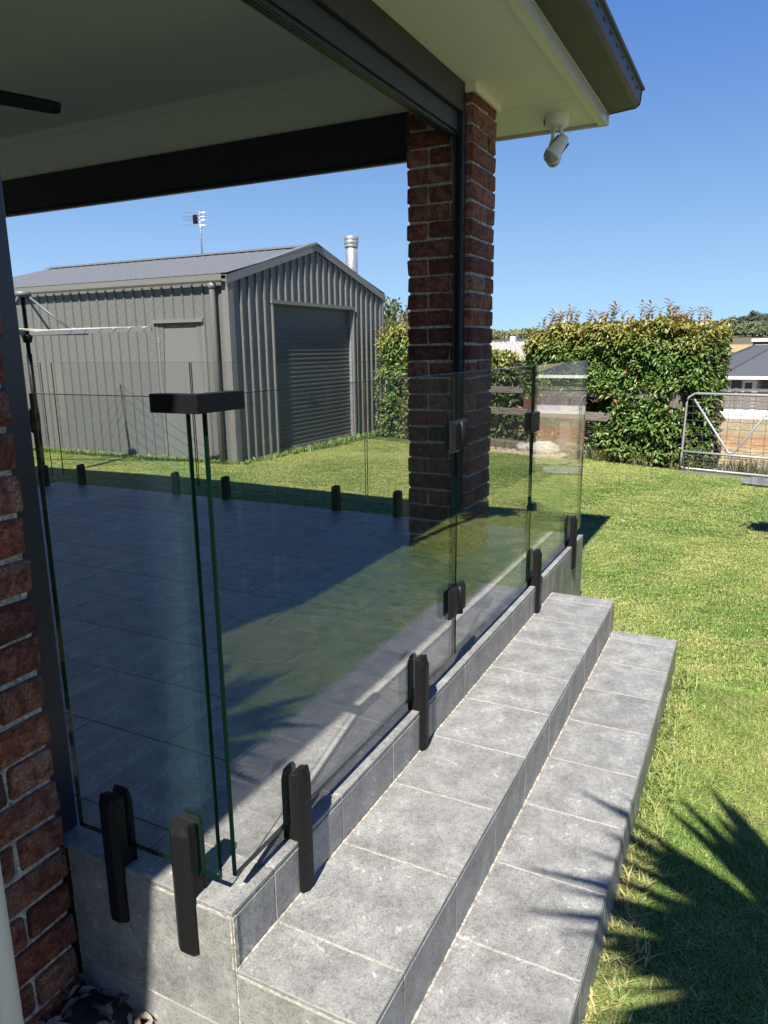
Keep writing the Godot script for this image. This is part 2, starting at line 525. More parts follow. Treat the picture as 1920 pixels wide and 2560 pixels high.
func patio() -> void:
	var f := Node3D.new()
	f.name = "patio_floor"
	add_child(f)
	tag(f, "grey stone-look tiled patio floor under the roof", "patio", "", "structure")
	var X0 := -0.865
	var ZC := -0.992
	var ZF := -4.41
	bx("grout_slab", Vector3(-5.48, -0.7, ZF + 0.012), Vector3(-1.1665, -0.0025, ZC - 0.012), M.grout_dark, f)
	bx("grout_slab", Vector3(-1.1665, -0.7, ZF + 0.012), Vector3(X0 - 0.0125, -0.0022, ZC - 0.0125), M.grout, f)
	var zj := [ZC]
	for k in 12:
		var zz := -1.142 - 0.3017 * k
		if zz > ZF + 0.05: zj.append(zz)
	zj.append(ZF)
	for i in zj.size() - 1:
		tiles(f, "tile", Vector3(-1.166, -0.011, zj[i + 1]), Vector3(X0, 0, zj[i]), Vector3(1, 0, 1))
		var xs := [-1.166]
		var x := -1.166 - (0.605 if i % 2 == 1 else 0.3025)
		while x > -5.45:
			xs.append(x); x -= 0.605
		xs.append(-5.49)
		for k in xs.size() - 1:
			tiles(f, "tile", Vector3(xs[k + 1], -0.011, zj[i + 1]), Vector3(xs[k], 0, zj[i]), Vector3(1, 0, 1))
	# end face towards the garden bed
	tiles(f, "tile", Vector3(-1.345, -0.303, ZC - 0.011), Vector3(X0, -0.0125, ZC), Vector3(1, 1, 0))
	tiles(f, "tile", Vector3(-1.345, -0.62, ZC - 0.011), Vector3(X0, -0.303, ZC), Vector3(1, 1, 0))
	bx("grout_bed", Vector3(-1.35, -0.65, ZC - 0.013), Vector3(X0 + 0.001, -0.012, ZC - 0.0025), M.grout, f)
	# outer corner trim, pale
	bx("corner_trim", Vector3(X0 - 0.0075, -0.138, ZC - 0.004), Vector3(X0 - 0.0035, -0.0125, ZC + 0.0005), M.grout, f)
	# far face and left face
	for i in range(0, 15):
		tiles(f, "tile", Vector3(X0 - 0.3017 * (i + 1), -0.62, ZF - 0.0005), Vector3(X0 - 0.3017 * i, -0.0125, ZF + 0.011), Vector3(1, 1, 0))

	var s := Node3D.new()
	s.name = "steps"
	add_child(s)
	tag(s, "two grey stone-look tiled steps down from the patio to the lawn", "steps", "", "structure")
	var ZE := -3.665
	var X1 := -0.545
	var X2 := -0.237
	var Y1 := -0.138
	var Y2 := -0.299
	bx("concrete_base", Vector3(X0 - 0.3, -0.7, ZE + 0.012), Vector3(X1 - 0.0125, Y1 - 0.0022, ZC - 0.0125), M.grout, s)
	bx("concrete_base", Vector3(X1 - 0.013, -0.7, ZE + 0.012), Vector3(X2 - 0.0125, Y2 - 0.0022, ZC - 0.0125), M.grout, s)
	for e in [[X0, Y1, -0.012], [X1, Y2, Y1 - 0.012], [X2, -0.65, Y2 - 0.012]]:
		bx("riser_grout", Vector3(e[0] - 0.0115, e[1] - 0.004, ZE + 0.011), Vector3(e[0] - 0.0032, e[2] - 0.0012, ZC - 0.0115), M.grout, s)
	var js := [ZC]
	for k in 9: js.append(-1.142 - 0.3017 * k)
	js.append(ZE)
	for i in js.size() - 1:
		var za: float = js[i]
		var zb: float = js[i + 1]
		tiles(s, "tread_tile", Vector3(X0, Y1 - 0.011, zb), Vector3(X1, Y1, za), Vector3(1, 0, 1))
		tiles(s, "tread_tile", Vector3(X1, Y2 - 0.011, zb), Vector3(X2, Y2, za), Vector3(1, 0, 1))
		tiles(s, "riser_tile", Vector3(X0 - 0.012, Y1 + 0.0015, zb), Vector3(X0 - 0.001, -0.0125, za), Vector3(0, 1, 1))
		tiles(s, "riser_tile", Vector3(X1 - 0.012, Y2 + 0.0015, zb), Vector3(X1 - 0.001, Y1 - 0.0125, za), Vector3(0, 1, 1))
		tiles(s, "riser_tile", Vector3(X2 - 0.012, -0.62, zb), Vector3(X2 - 0.001, Y2 - 0.0125, za), Vector3(0, 1, 1))
	for e in [[X0, Y1], [X1, Y2]]:
		bx("grout_line", Vector3(e[0] - 0.002, e[1] - 0.003, ZE + 0.01), Vector3(e[0] + 0.0045, e[1] + 0.0016, ZC - 0.004), M.grout, s)
	# the patio edge past the steps
	var zs := [ZE, -3.857, -4.159, ZF]
	for i in 3:
		tiles(s, "riser_tile", Vector3(X0 - 0.012, -0.62, zs[i + 1]), Vector3(X0 - 0.001, -0.0125, zs[i]), Vector3(0, 1, 1))
	# near end of the steps, flush with the end face
	tiles(s, "end_tile", Vector3(X0, -0.44, ZC - 0.011), Vector3(X1, Y1 - 0.0125, ZC), Vector3(1, 1, 0))
	tiles(s, "end_tile", Vector3(X0, -0.62, ZC - 0.011), Vector3(X1, -0.44, ZC), Vector3(1, 1, 0))
	tiles(s, "end_tile", Vector3(X1, -0.62, ZC - 0.011), Vector3(X2, Y2 - 0.0125, ZC), Vector3(1, 1, 0))
	bx("end_grout", Vector3(X0 + 0.001, -0.65, ZC - 0.013), Vector3(X1 - 0.002, Y1 - 0.012, ZC - 0.0025), M.grout, s)
	bx("end_grout", Vector3(X1 - 0.002, -0.65, ZC - 0.013), Vector3(X2 - 0.004, Y2 - 0.012, ZC - 0.0025), M.grout, s)
	for e in [[X0, X1, Y1], [X1, X2, Y2]]:
		tiles(s, "end_tile", Vector3(e[0], -0.62, ZE), Vector3(e[1], e[2] - 0.0125, ZE + 0.011), Vector3(1, 1, 0))

# ---------------------------------------------------------------- brickwork
var brick_mesh := {}
func brick(parent: Node, lo: Vector3, hi: Vector3) -> void:
	var sz := hi - lo
	var key := "%d_%d_%d_%d" % [roundi(sz.x * 200), roundi(sz.y * 200), roundi(sz.z * 200), rng.randi_range(0, 5)]
	if not brick_mesh.has(key):
		var st := S(false)
		box(st, -sz * 0.5, sz * 0.5, 0.0050, 0.0038)
		st.generate_normals()
		brick_mesh[key] = st.commit()
	var w := rng.randf()
	var k := 1 if w < 0.28 else 3 if w < 0.5 else 0 if w < 0.68 else 4 if w < 0.80 else 2 if w < 0.92 else 5
	inst("brick", brick_mesh[key], M["clay_%d" % k], parent, Transform3D(Basis.from_euler(Vector3(rng.randf_range(-0.006, 0.006), rng.randf_range(-0.006, 0.006), rng.randf_range(-0.006, 0.006))), (lo + hi) * 0.5 + Vector3(rng.randf_range(-0.0015, 0.0015), rng.randf_range(-0.002, 0.002), rng.randf_range(-0.0015, 0.0015))))

func house() -> void:
	var P := 0.0885
	# pier: pinwheel courses
	var px0 := -1.715
	var px1 := -1.355
	var pz0 := -4.05
	var pz1 := -3.69
	var pier := thing("brick_pier", "square red brick pier carrying the patio roof corner", "pier")
	bx("mortar", Vector3(px0 + 0.010, 0.0005, pz0 + 0.010), Vector3(px1 - 0.010, 2.36, pz1 - 0.010), M.mortar, pier)
	var w := 0.112
	var L := px1 - px0 - w - 0.011
	for c in 27:
		var y0 := 0.006 + c * P
		var y1 := minf(y0 + 0.0765, 2.362)
		var a := [[px0, px0 + L, pz1 - w, pz1], [px1 - w, px1, pz1 - L, pz1], [px1 - L, px1, pz0, pz0 + w], [px0, px0 + w, pz0, pz0 + L]]
		if c % 2 == 1:
			a = [[px1 - L, px1, pz1 - w, pz1], [px1 - w, px1, pz0, pz0 + L], [px0, px0 + L, pz0, pz0 + w], [px0, px0 + w, pz1 - L, pz1]]
		for b in a:
			brick(pier, Vector3(b[0], y0, b[2]), Vector3(b[1], y1, b[3]))
	# the house corner on the left
	var wall := thing("brick_house_wall", "weathered red brick house wall ending beside the dark blind post", "wall")
	var WX := -1.345
	var WZ := -0.985
	bx("mortar", Vector3(WX - 0.23, -0.7, WZ + 0.010), Vector3(WX - 0.010, 2.388, 5.0), M.mortar, wall)
	for c in 33:
		var y0 := -0.52 + c * P
		var y1 := minf(y0 + 0.0765, 2.386)
		var z := WZ
		var first := 0.112 if c % 2 == 0 else 0.234
		var Ls := first
		while z < 0.25:
			brick(wall, Vector3(WX - 0.112, y0, z), Vector3(WX, y1, z + Ls - 0.001))
			z += Ls + 0.0115
			Ls = 0.234
	bx("rear_wall", Vector3(-9.4, -0.7, WZ), Vector3(WX - 0.236, 2.8, WZ + 0.22), M.soffit_paint, wall)
	# roof over patio
	var roof := thing("patio_roof", "patio roof with cream soffit, dark gutter and pale ceiling", "roof")
	var SY := 2.388
	var CY := 2.655
	var GX := -0.92
	var ZE := -4.66
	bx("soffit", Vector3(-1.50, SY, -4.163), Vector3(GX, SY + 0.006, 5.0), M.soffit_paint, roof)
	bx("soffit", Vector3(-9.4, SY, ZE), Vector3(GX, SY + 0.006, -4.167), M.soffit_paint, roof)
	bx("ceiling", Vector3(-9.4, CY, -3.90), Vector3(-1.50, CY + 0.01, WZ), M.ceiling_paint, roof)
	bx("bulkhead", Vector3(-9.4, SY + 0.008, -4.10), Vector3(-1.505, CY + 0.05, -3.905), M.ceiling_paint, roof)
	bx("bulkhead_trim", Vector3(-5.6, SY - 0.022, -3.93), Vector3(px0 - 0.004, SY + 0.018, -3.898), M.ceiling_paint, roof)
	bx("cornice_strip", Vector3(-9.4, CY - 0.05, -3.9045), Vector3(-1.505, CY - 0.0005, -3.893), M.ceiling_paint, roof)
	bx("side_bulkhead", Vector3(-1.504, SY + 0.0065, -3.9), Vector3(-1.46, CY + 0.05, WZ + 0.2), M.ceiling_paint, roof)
	# pier head trims
	bx("pier_trim", Vector3(px1 + 0.001, SY - 0.042, pz0 - 0.01), Vector3(px1 + 0.019, SY - 0.0005, pz1 + 0.019), M.fascia_cream, roof, 0.002)
	bx("pier_trim", Vector3(px1 - 0.05, SY - 0.042, pz1 + 0.001), Vector3(px1 + 0.0005, SY - 0.0005, pz1 + 0.019), M.fascia_cream, roof, 0.002)
	# fascia along the side: cream lip then ribbed metal face
	bx("fascia_lip", Vector3(GX - 0.03, SY - 0.012, ZE - 0.03), Vector3(GX + 0.002, SY + 0.02, 5.0), M.fascia_cream, roof, 0.002)
	var st := S()
	var prof := PackedVector2Array([Vector2(0, 0), Vector2(0.018, 0.0), Vector2(0.018, 0.022), Vector2(0.014, 0.026), Vector2(0.014, 0.060), Vector2(0.020, 0.064), Vector2(0.020, 0.072), Vector2(0.014, 0.076), Vector2(0.014, 0.16), Vector2(0, 0.16)])
	prism(st, prof, Vector3(GX + 0.003, SY - 0.012, ZE - 0.028), Vector3.RIGHT, Vector3.UP, Vector3(0, 0, 9.6))
	obj("fascia_board", st, M.fascia_metal, roof)
	bx("barge_board", Vector3(-9.4, SY - 0.014, ZE - 0.045), Vector3(GX + 0.026, SY + 0.15, ZE - 0.031), M.white_paint, roof, 0.003)
	# quad gutter
	st = S()
	var gp := PackedVector2Array([Vector2(0, 0.10), Vector2(0, 0.0), Vector2(0.145, 0.012), Vector2(0.165, 0.028), Vector2(0.168, 0.045), Vector2(0.172, 0.098), Vector2(0.186, 0.100), Vector2(0.190, 0.108), Vector2(0.184, 0.116), Vector2(0.166, 0.114), Vector2(0.162, 0.050), Vector2(0.155, 0.034), Vector2(0.140, 0.020), Vector2(0.006, 0.008), Vector2(0.006, 0.10)])
	prism(st, gp, Vector3(GX + 0.026, SY + 0.045, ZE - 0.03), Vector3.RIGHT, Vector3.UP, Vector3(0, 0, 9.6))
	var gut := obj("gutter", st, M.gutter_metal, roof)
	st = S()
	var gi := PackedVector2Array([Vector2(-0.002, 0.10), Vector2(-0.002, -0.003), Vector2(0.146, 0.009), Vector2(0.168, 0.026), Vector2(0.172, 0.045), Vector2(0.176, 0.096), Vector2(0.188, 0.098), Vector2(0.192, 0.108), Vector2(0.186, 0.118), Vector2(0.16, 0.118)])
	prism(st, gi, Vector3(GX + 0.026, SY + 0.045, ZE - 0.036), Vector3.RIGHT, Vector3.UP, Vector3(0, 0, 0.005))
	obj("stop_end", st, M.gutter_metal, gut)
	for k in 24:
		bx("gutter_slot", Vector3(GX + 0.026 + 0.1705, SY + 0.045 + 0.068, ZE + 0.10 + k * 0.16), Vector3(GX + 0.026 + 0.1735, SY + 0.045 + 0.074, ZE + 0.14 + k * 0.16), M.rubber, gut)
	# roof sheeting
	st = S()
	quad(st, Vector3(GX + 0.12, SY + 0.15, ZE - 0.05), Vector3(GX + 0.12, SY + 0.15, 5), Vector3(-5.5, SY + 1.75, 5), Vector3(-5.5, SY + 1.75, ZE + 3.0), Vector3.UP)
	quad(st, Vector3(GX + 0.12, SY + 0.15, ZE - 0.05), Vector3(-5.5, SY + 1.75, ZE + 3.0), Vector3(-9.4, SY + 1.75, ZE + 3.0), Vector3(-9.4, SY + 0.15, ZE - 0.05), Vector3.UP)
	quad(st, Vector3(-5.5, SY + 1.75, ZE + 3.0), Vector3(-5.5, SY + 1.75, 5), Vector3(-9.4, SY + 1.75, 5), Vector3(-9.4, SY + 1.75, ZE + 3.0), Vector3.UP)
	obj("roof_sheet", st, M.roof_dark, roof)
	bx("roof_space", Vector3(-9.4, CY + 0.06, ZE + 0.6), Vector3(-1.6, CY + 0.10, 5.0), M.ceiling_paint, roof)
	var dl := thing("downlight", "round white downlight set in the patio ceiling", "downlight", Vector3(-2.425, CY, -3.085))
	st = S(false)
	lathe(st, [Vector2(0.0, -0.004), Vector2(0.036, -0.004), Vector2(0.044, -0.010), Vector2(0.052, -0.008), Vector2(0.055, 0.0)], Transform3D.IDENTITY, 28)
	obj("trim_ring", st, M.ceiling_paint, dl)
	# side blind: pelmet panel, head box, bottom grooves, guide posts
	var bl := thing("outdoor_blind", "charcoal outdoor blind head box running from the house to the pier", "blind")
	var BX := -1.392
	bx("pelmet", Vector3(BX - 0.09, 2.252, -3.688), Vector3(BX, SY - 0.001, -0.985), M.charcoal, bl, 0.0015)
	bx("head_box", Vector3(BX - 0.105, 2.165, -3.655), Vector3(BX - 0.022, 2.251, -0.985), M.charcoal, bl, 0.003)
	bx("bottom_rail", Vector3(BX - 0.085, 2.148, -3.64), Vector3(BX - 0.034, 2.1645, -0.985), M.navy_frame, bl, 0.002)
	for k in 3:
		bx("rail_bead", Vector3(BX - 0.046 - k * 0.014, 2.1455, -3.64), Vector3(BX - 0.041 - k * 0.014, 2.1478, -0.99), M.charcoal, bl)
	for e in [[-3.688, -3.640], [-1.058, -0.985]]:
		var ch := bx("guide_post", Vector3(BX - 0.044, 0.001, e[0]), Vector3(BX + 0.004, 2.2515, e[1]), M.navy_frame, bl, 0.002)
		bx("track", Vector3(BX - 0.030, 0.02, (e[1] if e[0] < -2 else e[0] - 0.006)), Vector3(BX - 0.012, 2.15, (e[1] + 0.006 if e[0] < -2 else e[0])), M.black_metal, ch)
	var wand := thing("blind_crank", "thin grey blind crank rod hanging beside the brick pier", "crank rod")
	st = S(false)
	tube(st, [Vector3(-1.452, 2.16, -3.655), Vector3(-1.432, 1.69, -3.655)], 0.0065)
	tube(st, [Vector3(-1.426, 1.57, -3.655), Vector3(-1.418, 1.39, -3.655)], 0.0045)
	tube(st, [Vector3(-1.4215, 1.475, -3.655), Vector3(-1.4205, 1.447, -3.655)], 0.012, 6)
	tube(st, [Vector3(-1.432, 1.69, -3.655), Vector3(-1.426, 1.57, -3.655)], 0.0105)
	obj("rod", st, M.hoist_grey, wand)
	st = S(false)
	tube(st, [Vector3(-1.418, 1.385, -3.655), Vector3(-1.412, 1.265, -3.655)], 0.011)
	obj("handle", st, M.galvanised, wand)
	# far blind
	var b2 := thing("outdoor_blind", "near-black blind head box spanning the far side of the patio", "blind")
	bx("head_box", Vector3(-5.75, 2.145, -3.96), Vector3(px0 - 0.002, 2.364, -3.86), M.blind_fabric, b2, 0.004)
	bx("bottom_rail", Vector3(-5.75, 2.125, -3.925), Vector3(px0 - 0.004, 2.1445, -3.885), M.navy_frame, b2, 0.004)
	# ceiling fan
	var fan := thing("ceiling_fan", "black ceiling fan hanging under the patio ceiling", "fan", Vector3(-3.638, 2.335, -2.044))
	st = S(false)
	lathe(st, [Vector2(0, -0.07), Vector2(0.07, -0.06), Vector2(0.10, -0.02), Vector2(0.10, 0.03), Vector2(0.05, 0.06), Vector2(0.014, 0.08), Vector2(0.014, 0.30), Vector2(0.06, 0.31), Vector2(0.06, 0.354)], Transform3D.IDENTITY)
	obj("motor", st, M.black_metal, fan)
	for k in 4:
		var a := atan2(-2.886 + 2.044, -3.281 + 3.638) + k * PI / 2
		st = S()
		var d := Vector3(cos(a), 0, sin(a))
		var q := Vector3(-d.z, 0, d.x)
		var rings := []
		for t in [[0.09, 0.03], [0.16, 0.055], [0.55, 0.062], [0.86, 0.056], [0.90, 0.046], [0.915, 0.02]]:
			var c: Vector3 = d * t[0]
			rings.append([c - q * t[1] + Vector3(0, -0.012, 0), c + q * t[1] + Vector3(0, 0.012, 0), c + q * t[1] + Vector3(0, 0.020, 0), c - q * t[1] + Vector3(0, -0.004, 0)])
		loft(st, rings)
		obj("blade", st, M.black_metal, fan)
	# floodlight under the soffit
	var fl := thing("floodlight", "white twin-head sensor floodlight under the eave corner", "floodlight", Vector3(-1.125, SY, -4.405))
	st = S(false)
	lathe(st, [Vector2(0.070, 0.0), Vector2(0.070, -0.006), Vector2(0.066, -0.008), Vector2(0.065, -0.052), Vector2(0.060, -0.060), Vector2(0.040, -0.066), Vector2(0.0, -0.068)], Transform3D.IDENTITY, 28)
	var bs := obj("base", st, M.white_plastic, fl)
	bx("sticker", Vector3(-0.0655, -0.048, 0.000), Vector3(-0.060, -0.018, 0.028), M.black_metal, bs)
	for h in [[Vector3(0.030, -0.066, 0.024), Vector3(0.040, -0.115, 0.030), Vector3(-0.52, -0.78, 0.30)], [Vector3(-0.024, -0.066, -0.02), Vector3(-0.024, -0.112, -0.03), Vector3(-0.25, -0.60, -0.72)]]:
		st = S(false)
		tube(st, [h[0], h[1]], 0.011)
		tube(st, [h[1] - Vector3(0.010, 0, 0), h[1] + Vector3(0.010, 0, 0)], 0.014)
		obj("knuckle", st, M.white_plastic, fl)
		var d: Vector3 = h[2].normalized()
		var t0: Vector3 = h[1] - d * 0.015 + Vector3(0.012, -0.018, 0.0)
		var b := frame_for(d)
		var xf := Transform3D(Basis(b.x, d, -b.y).orthonormalized(), t0)
		st = S(false)
		lathe(st, [Vector2(0.0, 0.0), Vector2(0.022, 0.002), Vector2(0.030, 0.012), Vector2(0.038, 0.06), Vector2(0.043, 0.108), Vector2(0.046, 0.110), Vector2(0.046, 0.124), Vector2(0.042, 0.126)], xf, 24)
		var hd := obj("lamp_head", st, M.white_plastic, fl)
		st = S(false)
		lathe(st, [Vector2(0.042, 0.126), Vector2(0.040, 0.142), Vector2(0.030, 0.158), Vector2(0.014, 0.166), Vector2(0.0, 0.168)], xf, 24)
		obj("lens", st, M.lamp_lens, hd)
		st = S()
		for s in [-1, 1]:
			var o := Vector3(0.008 * s, 0.055, 0)
			for side in [-1.0, 1.0]:
				box(st, Vector3(0.008 * s - 0.003, 0.02, side * 0.037 - 0.004), Vector3(0.008 * s + 0.003, 0.092, side * 0.037 + 0.004), 0.0, 0.0, xf)
		obj("vent_slot", st, M.gutter_metal, hd)
	# white downpipe at the left edge
	var dp := thing("downpipe", "white round downpipe standing against the brick house wall", "downpipe")
	st = S(false)
	tube(st, [Vector3(-1.269, -0.5, -0.728), Vector3(-1.269, 0.9, -0.728), Vector3(-1.269, 2.37, -0.728)], 0.045, 24)
	obj("pipe", st, M.white_paint, dp)
	for y in [0.7, 1.9]:
		bx("bracket", Vector3(-1.344, y, -0.735), Vector3(-1.31, y + 0.03, -0.721), M.white_paint, dp)

# ---------------------------------------------------------------- glass balustrade
func pane(lo: Vector3, hi: Vector3, label: String, group := "", called := "balustrade") -> Node3D:
	var o := thing(called, label, "balustrade", (lo + hi) * 0.5, group)
	var h := (hi - lo) * 0.5
	var thin := 0 if h.x < h.z else 2
	var wide := 2 - thin
	var st := S()
	for s in [-1.0, 1.0]:
		var q := []
		for c in [[-1, -1], [1, -1], [1, 1], [-1, 1]]:
			var p := Vector3.ZERO
			p[thin] = h[thin] * s
			p[wide] = (h[wide] - 0.0012) * c[0]
			p.y = (h.y - 0.0012) * c[1]
			q.append(p)
		var n := Vector3.ZERO
		n[thin] = s
		quad(st, q[0], q[1], q[2], q[3], n)
	obj("pane", st, M.glass, o)
	st = S()
	for s in [-1.0, 1.0]:
		for ax in [1, wide]:
			var oth: int = wide if ax == 1 else 1
			# arris-chamfered rim: one flat and two small bevels
			var prof := [[-1.0, 0.0012], [-0.8, 0.0], [0.8, 0.0], [1.0, 0.0012]]
			for i in 3:
				var q := []
				for c in [[prof[i], -1.0], [prof[i + 1], -1.0], [prof[i + 1], 1.0], [prof[i], 1.0]]:
					var p := Vector3.ZERO
					p[thin] = h[thin] * c[0][0]
					p[ax] = (h[ax] - c[0][1]) * s
					p[oth] = (h[oth] - c[0][1]) * c[1]
					q.append(p)
				var n := Vector3.ZERO
				n[ax] = s
				n[thin] = [-0.6, 0.0, 0.6][i]
				quad(st, q[0], q[1], q[2], q[3], n)
	obj("edge", st, M.glass_edge, o)
	return o

func spigot() -> Node3D:
	# local: glass in the plane z = 0, outside is +z, floor y = 0, tiled face at z = 0.0245
	var o := thing("spigot", "", "spigot")
	var oct := func(y: float, w: float, z0: float, zm: float, z1: float, wf: float) -> Array:
		return [Vector3(-w, y, z0), Vector3(w, y, z0), Vector3(w, y, zm), Vector3(wf, y, z1), Vector3(-wf, y, z1), Vector3(-w, y, zm)]
	var st := S()
	loft(st, [oct.call(-0.030, 0.0265, 0.0255, 0.032, 0.042, 0.012), oct.call(0.155, 0.0265, 0.0255, 0.032, 0.042, 0.012), oct.call(0.178, 0.024, 0.0255, 0.0285, 0.031, 0.010), oct.call(0.182, 0.019, 0.0255, 0.0275, 0.029, 0.010)])
	obj("outer_plate", st, M.black_metal, o)
	st = S()
	loft(st, [oct.call(-0.136, 0.023, 0.0255, 0.0285, 0.034, 0.010), oct.call(-0.131, 0.0265, 0.0255, 0.032, 0.0415, 0.012), oct.call(-0.0315, 0.0265, 0.0255, 0.032, 0.0415, 0.012)])
	obj("cover_cap", st, M.black_metal, o)
	st = S()
	box(st, Vector3(-0.0245, 0.012, 0.0085), Vector3(0.0245, 0.176, 0.0252), 0.002)
	obj("outer_clamp", st, M.black_metal, o)
	st = S()
	loft(st, [oct.call(0.0015, 0.0255, -0.0085, -0.015, -0.022, 0.014), oct.call(0.155, 0.0255, -0.0085, -0.015, -0.022, 0.014), oct.call(0.180, 0.020, -0.0085, -0.012, -0.014, 0.010)])
	obj("inner_plate", st, M.black_metal, o)
	st = S()
	box(st, Vector3(-0.024, 0.0018, -0.0083), Vector3(0.024, 0.046, 0.0250), 0.002)
	obj("foot", st, M.black_metal, o)
	st = S()
	for s in [-1.0, 1.0]:
		box(st, Vector3(-0.023, 0.05, 0.0073 * s - 0.0011), Vector3(0.023, 0.173, 0.0073 * s + 0.0011))
	obj("rubber_pad", st, M.rubber, o)
	return o

func dup(r: Node3D, at: Vector3, turn: float, label: String, group := "", called := "spigot") -> Node3D:
	var c: Node3D = r.duplicate()
	c.name = numbered(called)
	add_child(c)
	c.position = at
	c.rotation.y = turn
	c.set_meta("label", label)
	if group: c.set_meta("group", group)
	return c

func hinge(called: String, label: String, at: Vector3, group: String) -> Node3D:
	# local: z along the fence, x outwards; joint at z = 0
	var o := thing(called, label, "glass hinge", at, group)
	for s in [[-1.0, 0.012], [1.0, 0.0]]:
		var st := S()
		var z0: float = 0.006 if s[0] > 0 else -0.058
		var z1: float = 0.076 if s[0] > 0 else -0.006
		var R := func(x: float, i: float) -> Array:
			return [Vector3(x, -0.052 + i, z0 + i), Vector3(x, 0.052 - i, z0 + i), Vector3(x, 0.052 - i, z1 - i), Vector3(x, -0.052 + i, z1 - i)]
		loft(st, [R.call(0.007, 0.0), R.call(0.016, 0.0), R.call(0.026, 0.010)])
		obj("outer_leaf", st, M.black_metal, o)
		st = S()
		loft(st, [R.call(-0.007, 0.006), R.call(-0.014, 0.008), R.call(-0.017, 0.014)])
		obj("inner_leaf", st, M.black_metal, o)
	var st2 := S(false)
	tube(st2, [Vector3(0.020, -0.050, -0.002), Vector3(0.020, 0.050, -0.002)], 0.0135, 12)
	obj("knuckle", st2, M.black_metal, o)
	return o

func balustrade() -> void:
	var GX := -0.8895
	var GZ := -1.0165
	var t := 0.006
	pane(Vector3(-1.322, 0.05, GZ - t), Vector3(-0.909, 1.05, GZ + t), "narrow end glass panel between the house corner and the bracket", "glass balustrade panels")
	pane(Vector3(GX - t, 0.05, -2.287), Vector3(GX + t, 1.05, -1.036), "nearest long glass panel above the steps, from bracket to hinges", "glass balustrade panels")
	pane(Vector3(GX - t, 0.05, -3.238), Vector3(GX + t, 1.05, -2.297), "glass gate panel between the hinges and the latch", "glass balustrade panels", "glass_gate")
	pane(Vector3(GX - t, 0.05, -4.385), Vector3(GX + t, 1.05, -3.249), "glass panel past the latch, beside the lawn at the steps' far end", "glass balustrade panels")
	var FZ := -4.386
	pane(Vector3(-5.405, 0.083, FZ - t), Vector3(-3.876, 1.048, FZ + t), "far glass panel in front of the shed's side door", "glass balustrade panels")
	pane(Vector3(-3.862, 0.083, FZ - t), Vector3(-2.366, 1.048, FZ + t), "far glass panel in front of the roller door", "glass balustrade panels")
	pane(Vector3(-2.352, 0.083, FZ - t), Vector3(-0.905, 1.048, FZ + t), "far glass panel behind the brick pier", "glass balustrade panels")
	pane(Vector3(-5.445 - t, 0.083, -4.31), Vector3(-5.445 + t, 1.048, -2.7), "glass panel on the patio's left side by the clothesline post", "glass balustrade panels")
	# corner bracket
	var br := thing("corner_bracket", "black L-shaped bracket joining two glass panels at their top corner", "bracket")
	var st := S()
	var o := 0.0155
	var P := PackedVector2Array([Vector2(-0.985, GZ + o), Vector2(GX + o, GZ + o), Vector2(GX + o, -1.135), Vector2(GX - o, -1.135), Vector2(GX - o, GZ - o), Vector2(-0.985, GZ - o)])
	prism(st, P, Vector3(0, 1.021, 0), Vector3.RIGHT, Vector3.BACK, Vector3(0, 0.034, 0))
	obj("channel", st, M.black_metal, br)
	# spigots
	var g1 := "black spigots clamping the glass above the steps"
	var g2 := "black spigots along the far patio edge"
	var sp := spigot()
	sp.position = Vector3(-1.190, 0, GZ)
	tag(sp, "black spigot in shade nearest the brick house wall", "spigot", g1)
	dup(sp, Vector3(-0.987, 0, GZ), 0, "sunlit black spigot on the end panel near the glass corner", g1)
	var k := 0
	for z in [-1.262, -1.960, -3.335, -4.12]:
		dup(sp, Vector3(GX, 0, z), PI / 2, ["nearest black spigot on the steps side, by the glass corner", "black spigot on the steps side below the hinged joint", "black spigot at the far end of the upper step", "last black spigot at the patio's far lawn corner"][k], g1)
		k += 1
	k = 0
	for x in [-5.187, -4.113, -3.605, -2.615, -2.125, -1.19]:
		dup(sp, Vector3(x, 0, FZ), PI, ["far spigot nearest the patio's left rear corner", "far spigot below the shed's side door, left of the panel joint", "far spigot right of the panel joint near the shed's corner", "far spigot below the roller door", "far spigot just left of the brick pier", "far spigot right of the brick pier, seen through two panes"][k], g2)
		k += 1
	dup(sp, Vector3(-5.445, 0, -4.235), -PI / 2, "dark spigot on the patio's left side beside the clothesline post", g2)
	hinge("glass_clamp", "upper black hinge on the glass gate joint", Vector3(GX, 0.842, -2.292), "black hinges and latch on the glass gate")
	hinge("glass_clamp", "lower black hinge on the glass gate joint near the floor", Vector3(GX, 0.262, -2.292), "black hinges and latch on the glass gate")
	var la := thing("gate_latch", "black box latch on the far joint of the glass gate", "latch", Vector3(GX, 0.80, -3.243), "black hinges and latch on the glass gate")
	bx("outer_body", Vector3(0.007, -0.044, -0.045), Vector3(0.024, 0.044, 0.045), M.black_metal, la, 0.004)
	bx("inner_body", Vector3(-0.024, -0.042, -0.040), Vector3(-0.007, 0.042, 0.045), M.black_metal, la, 0.004)

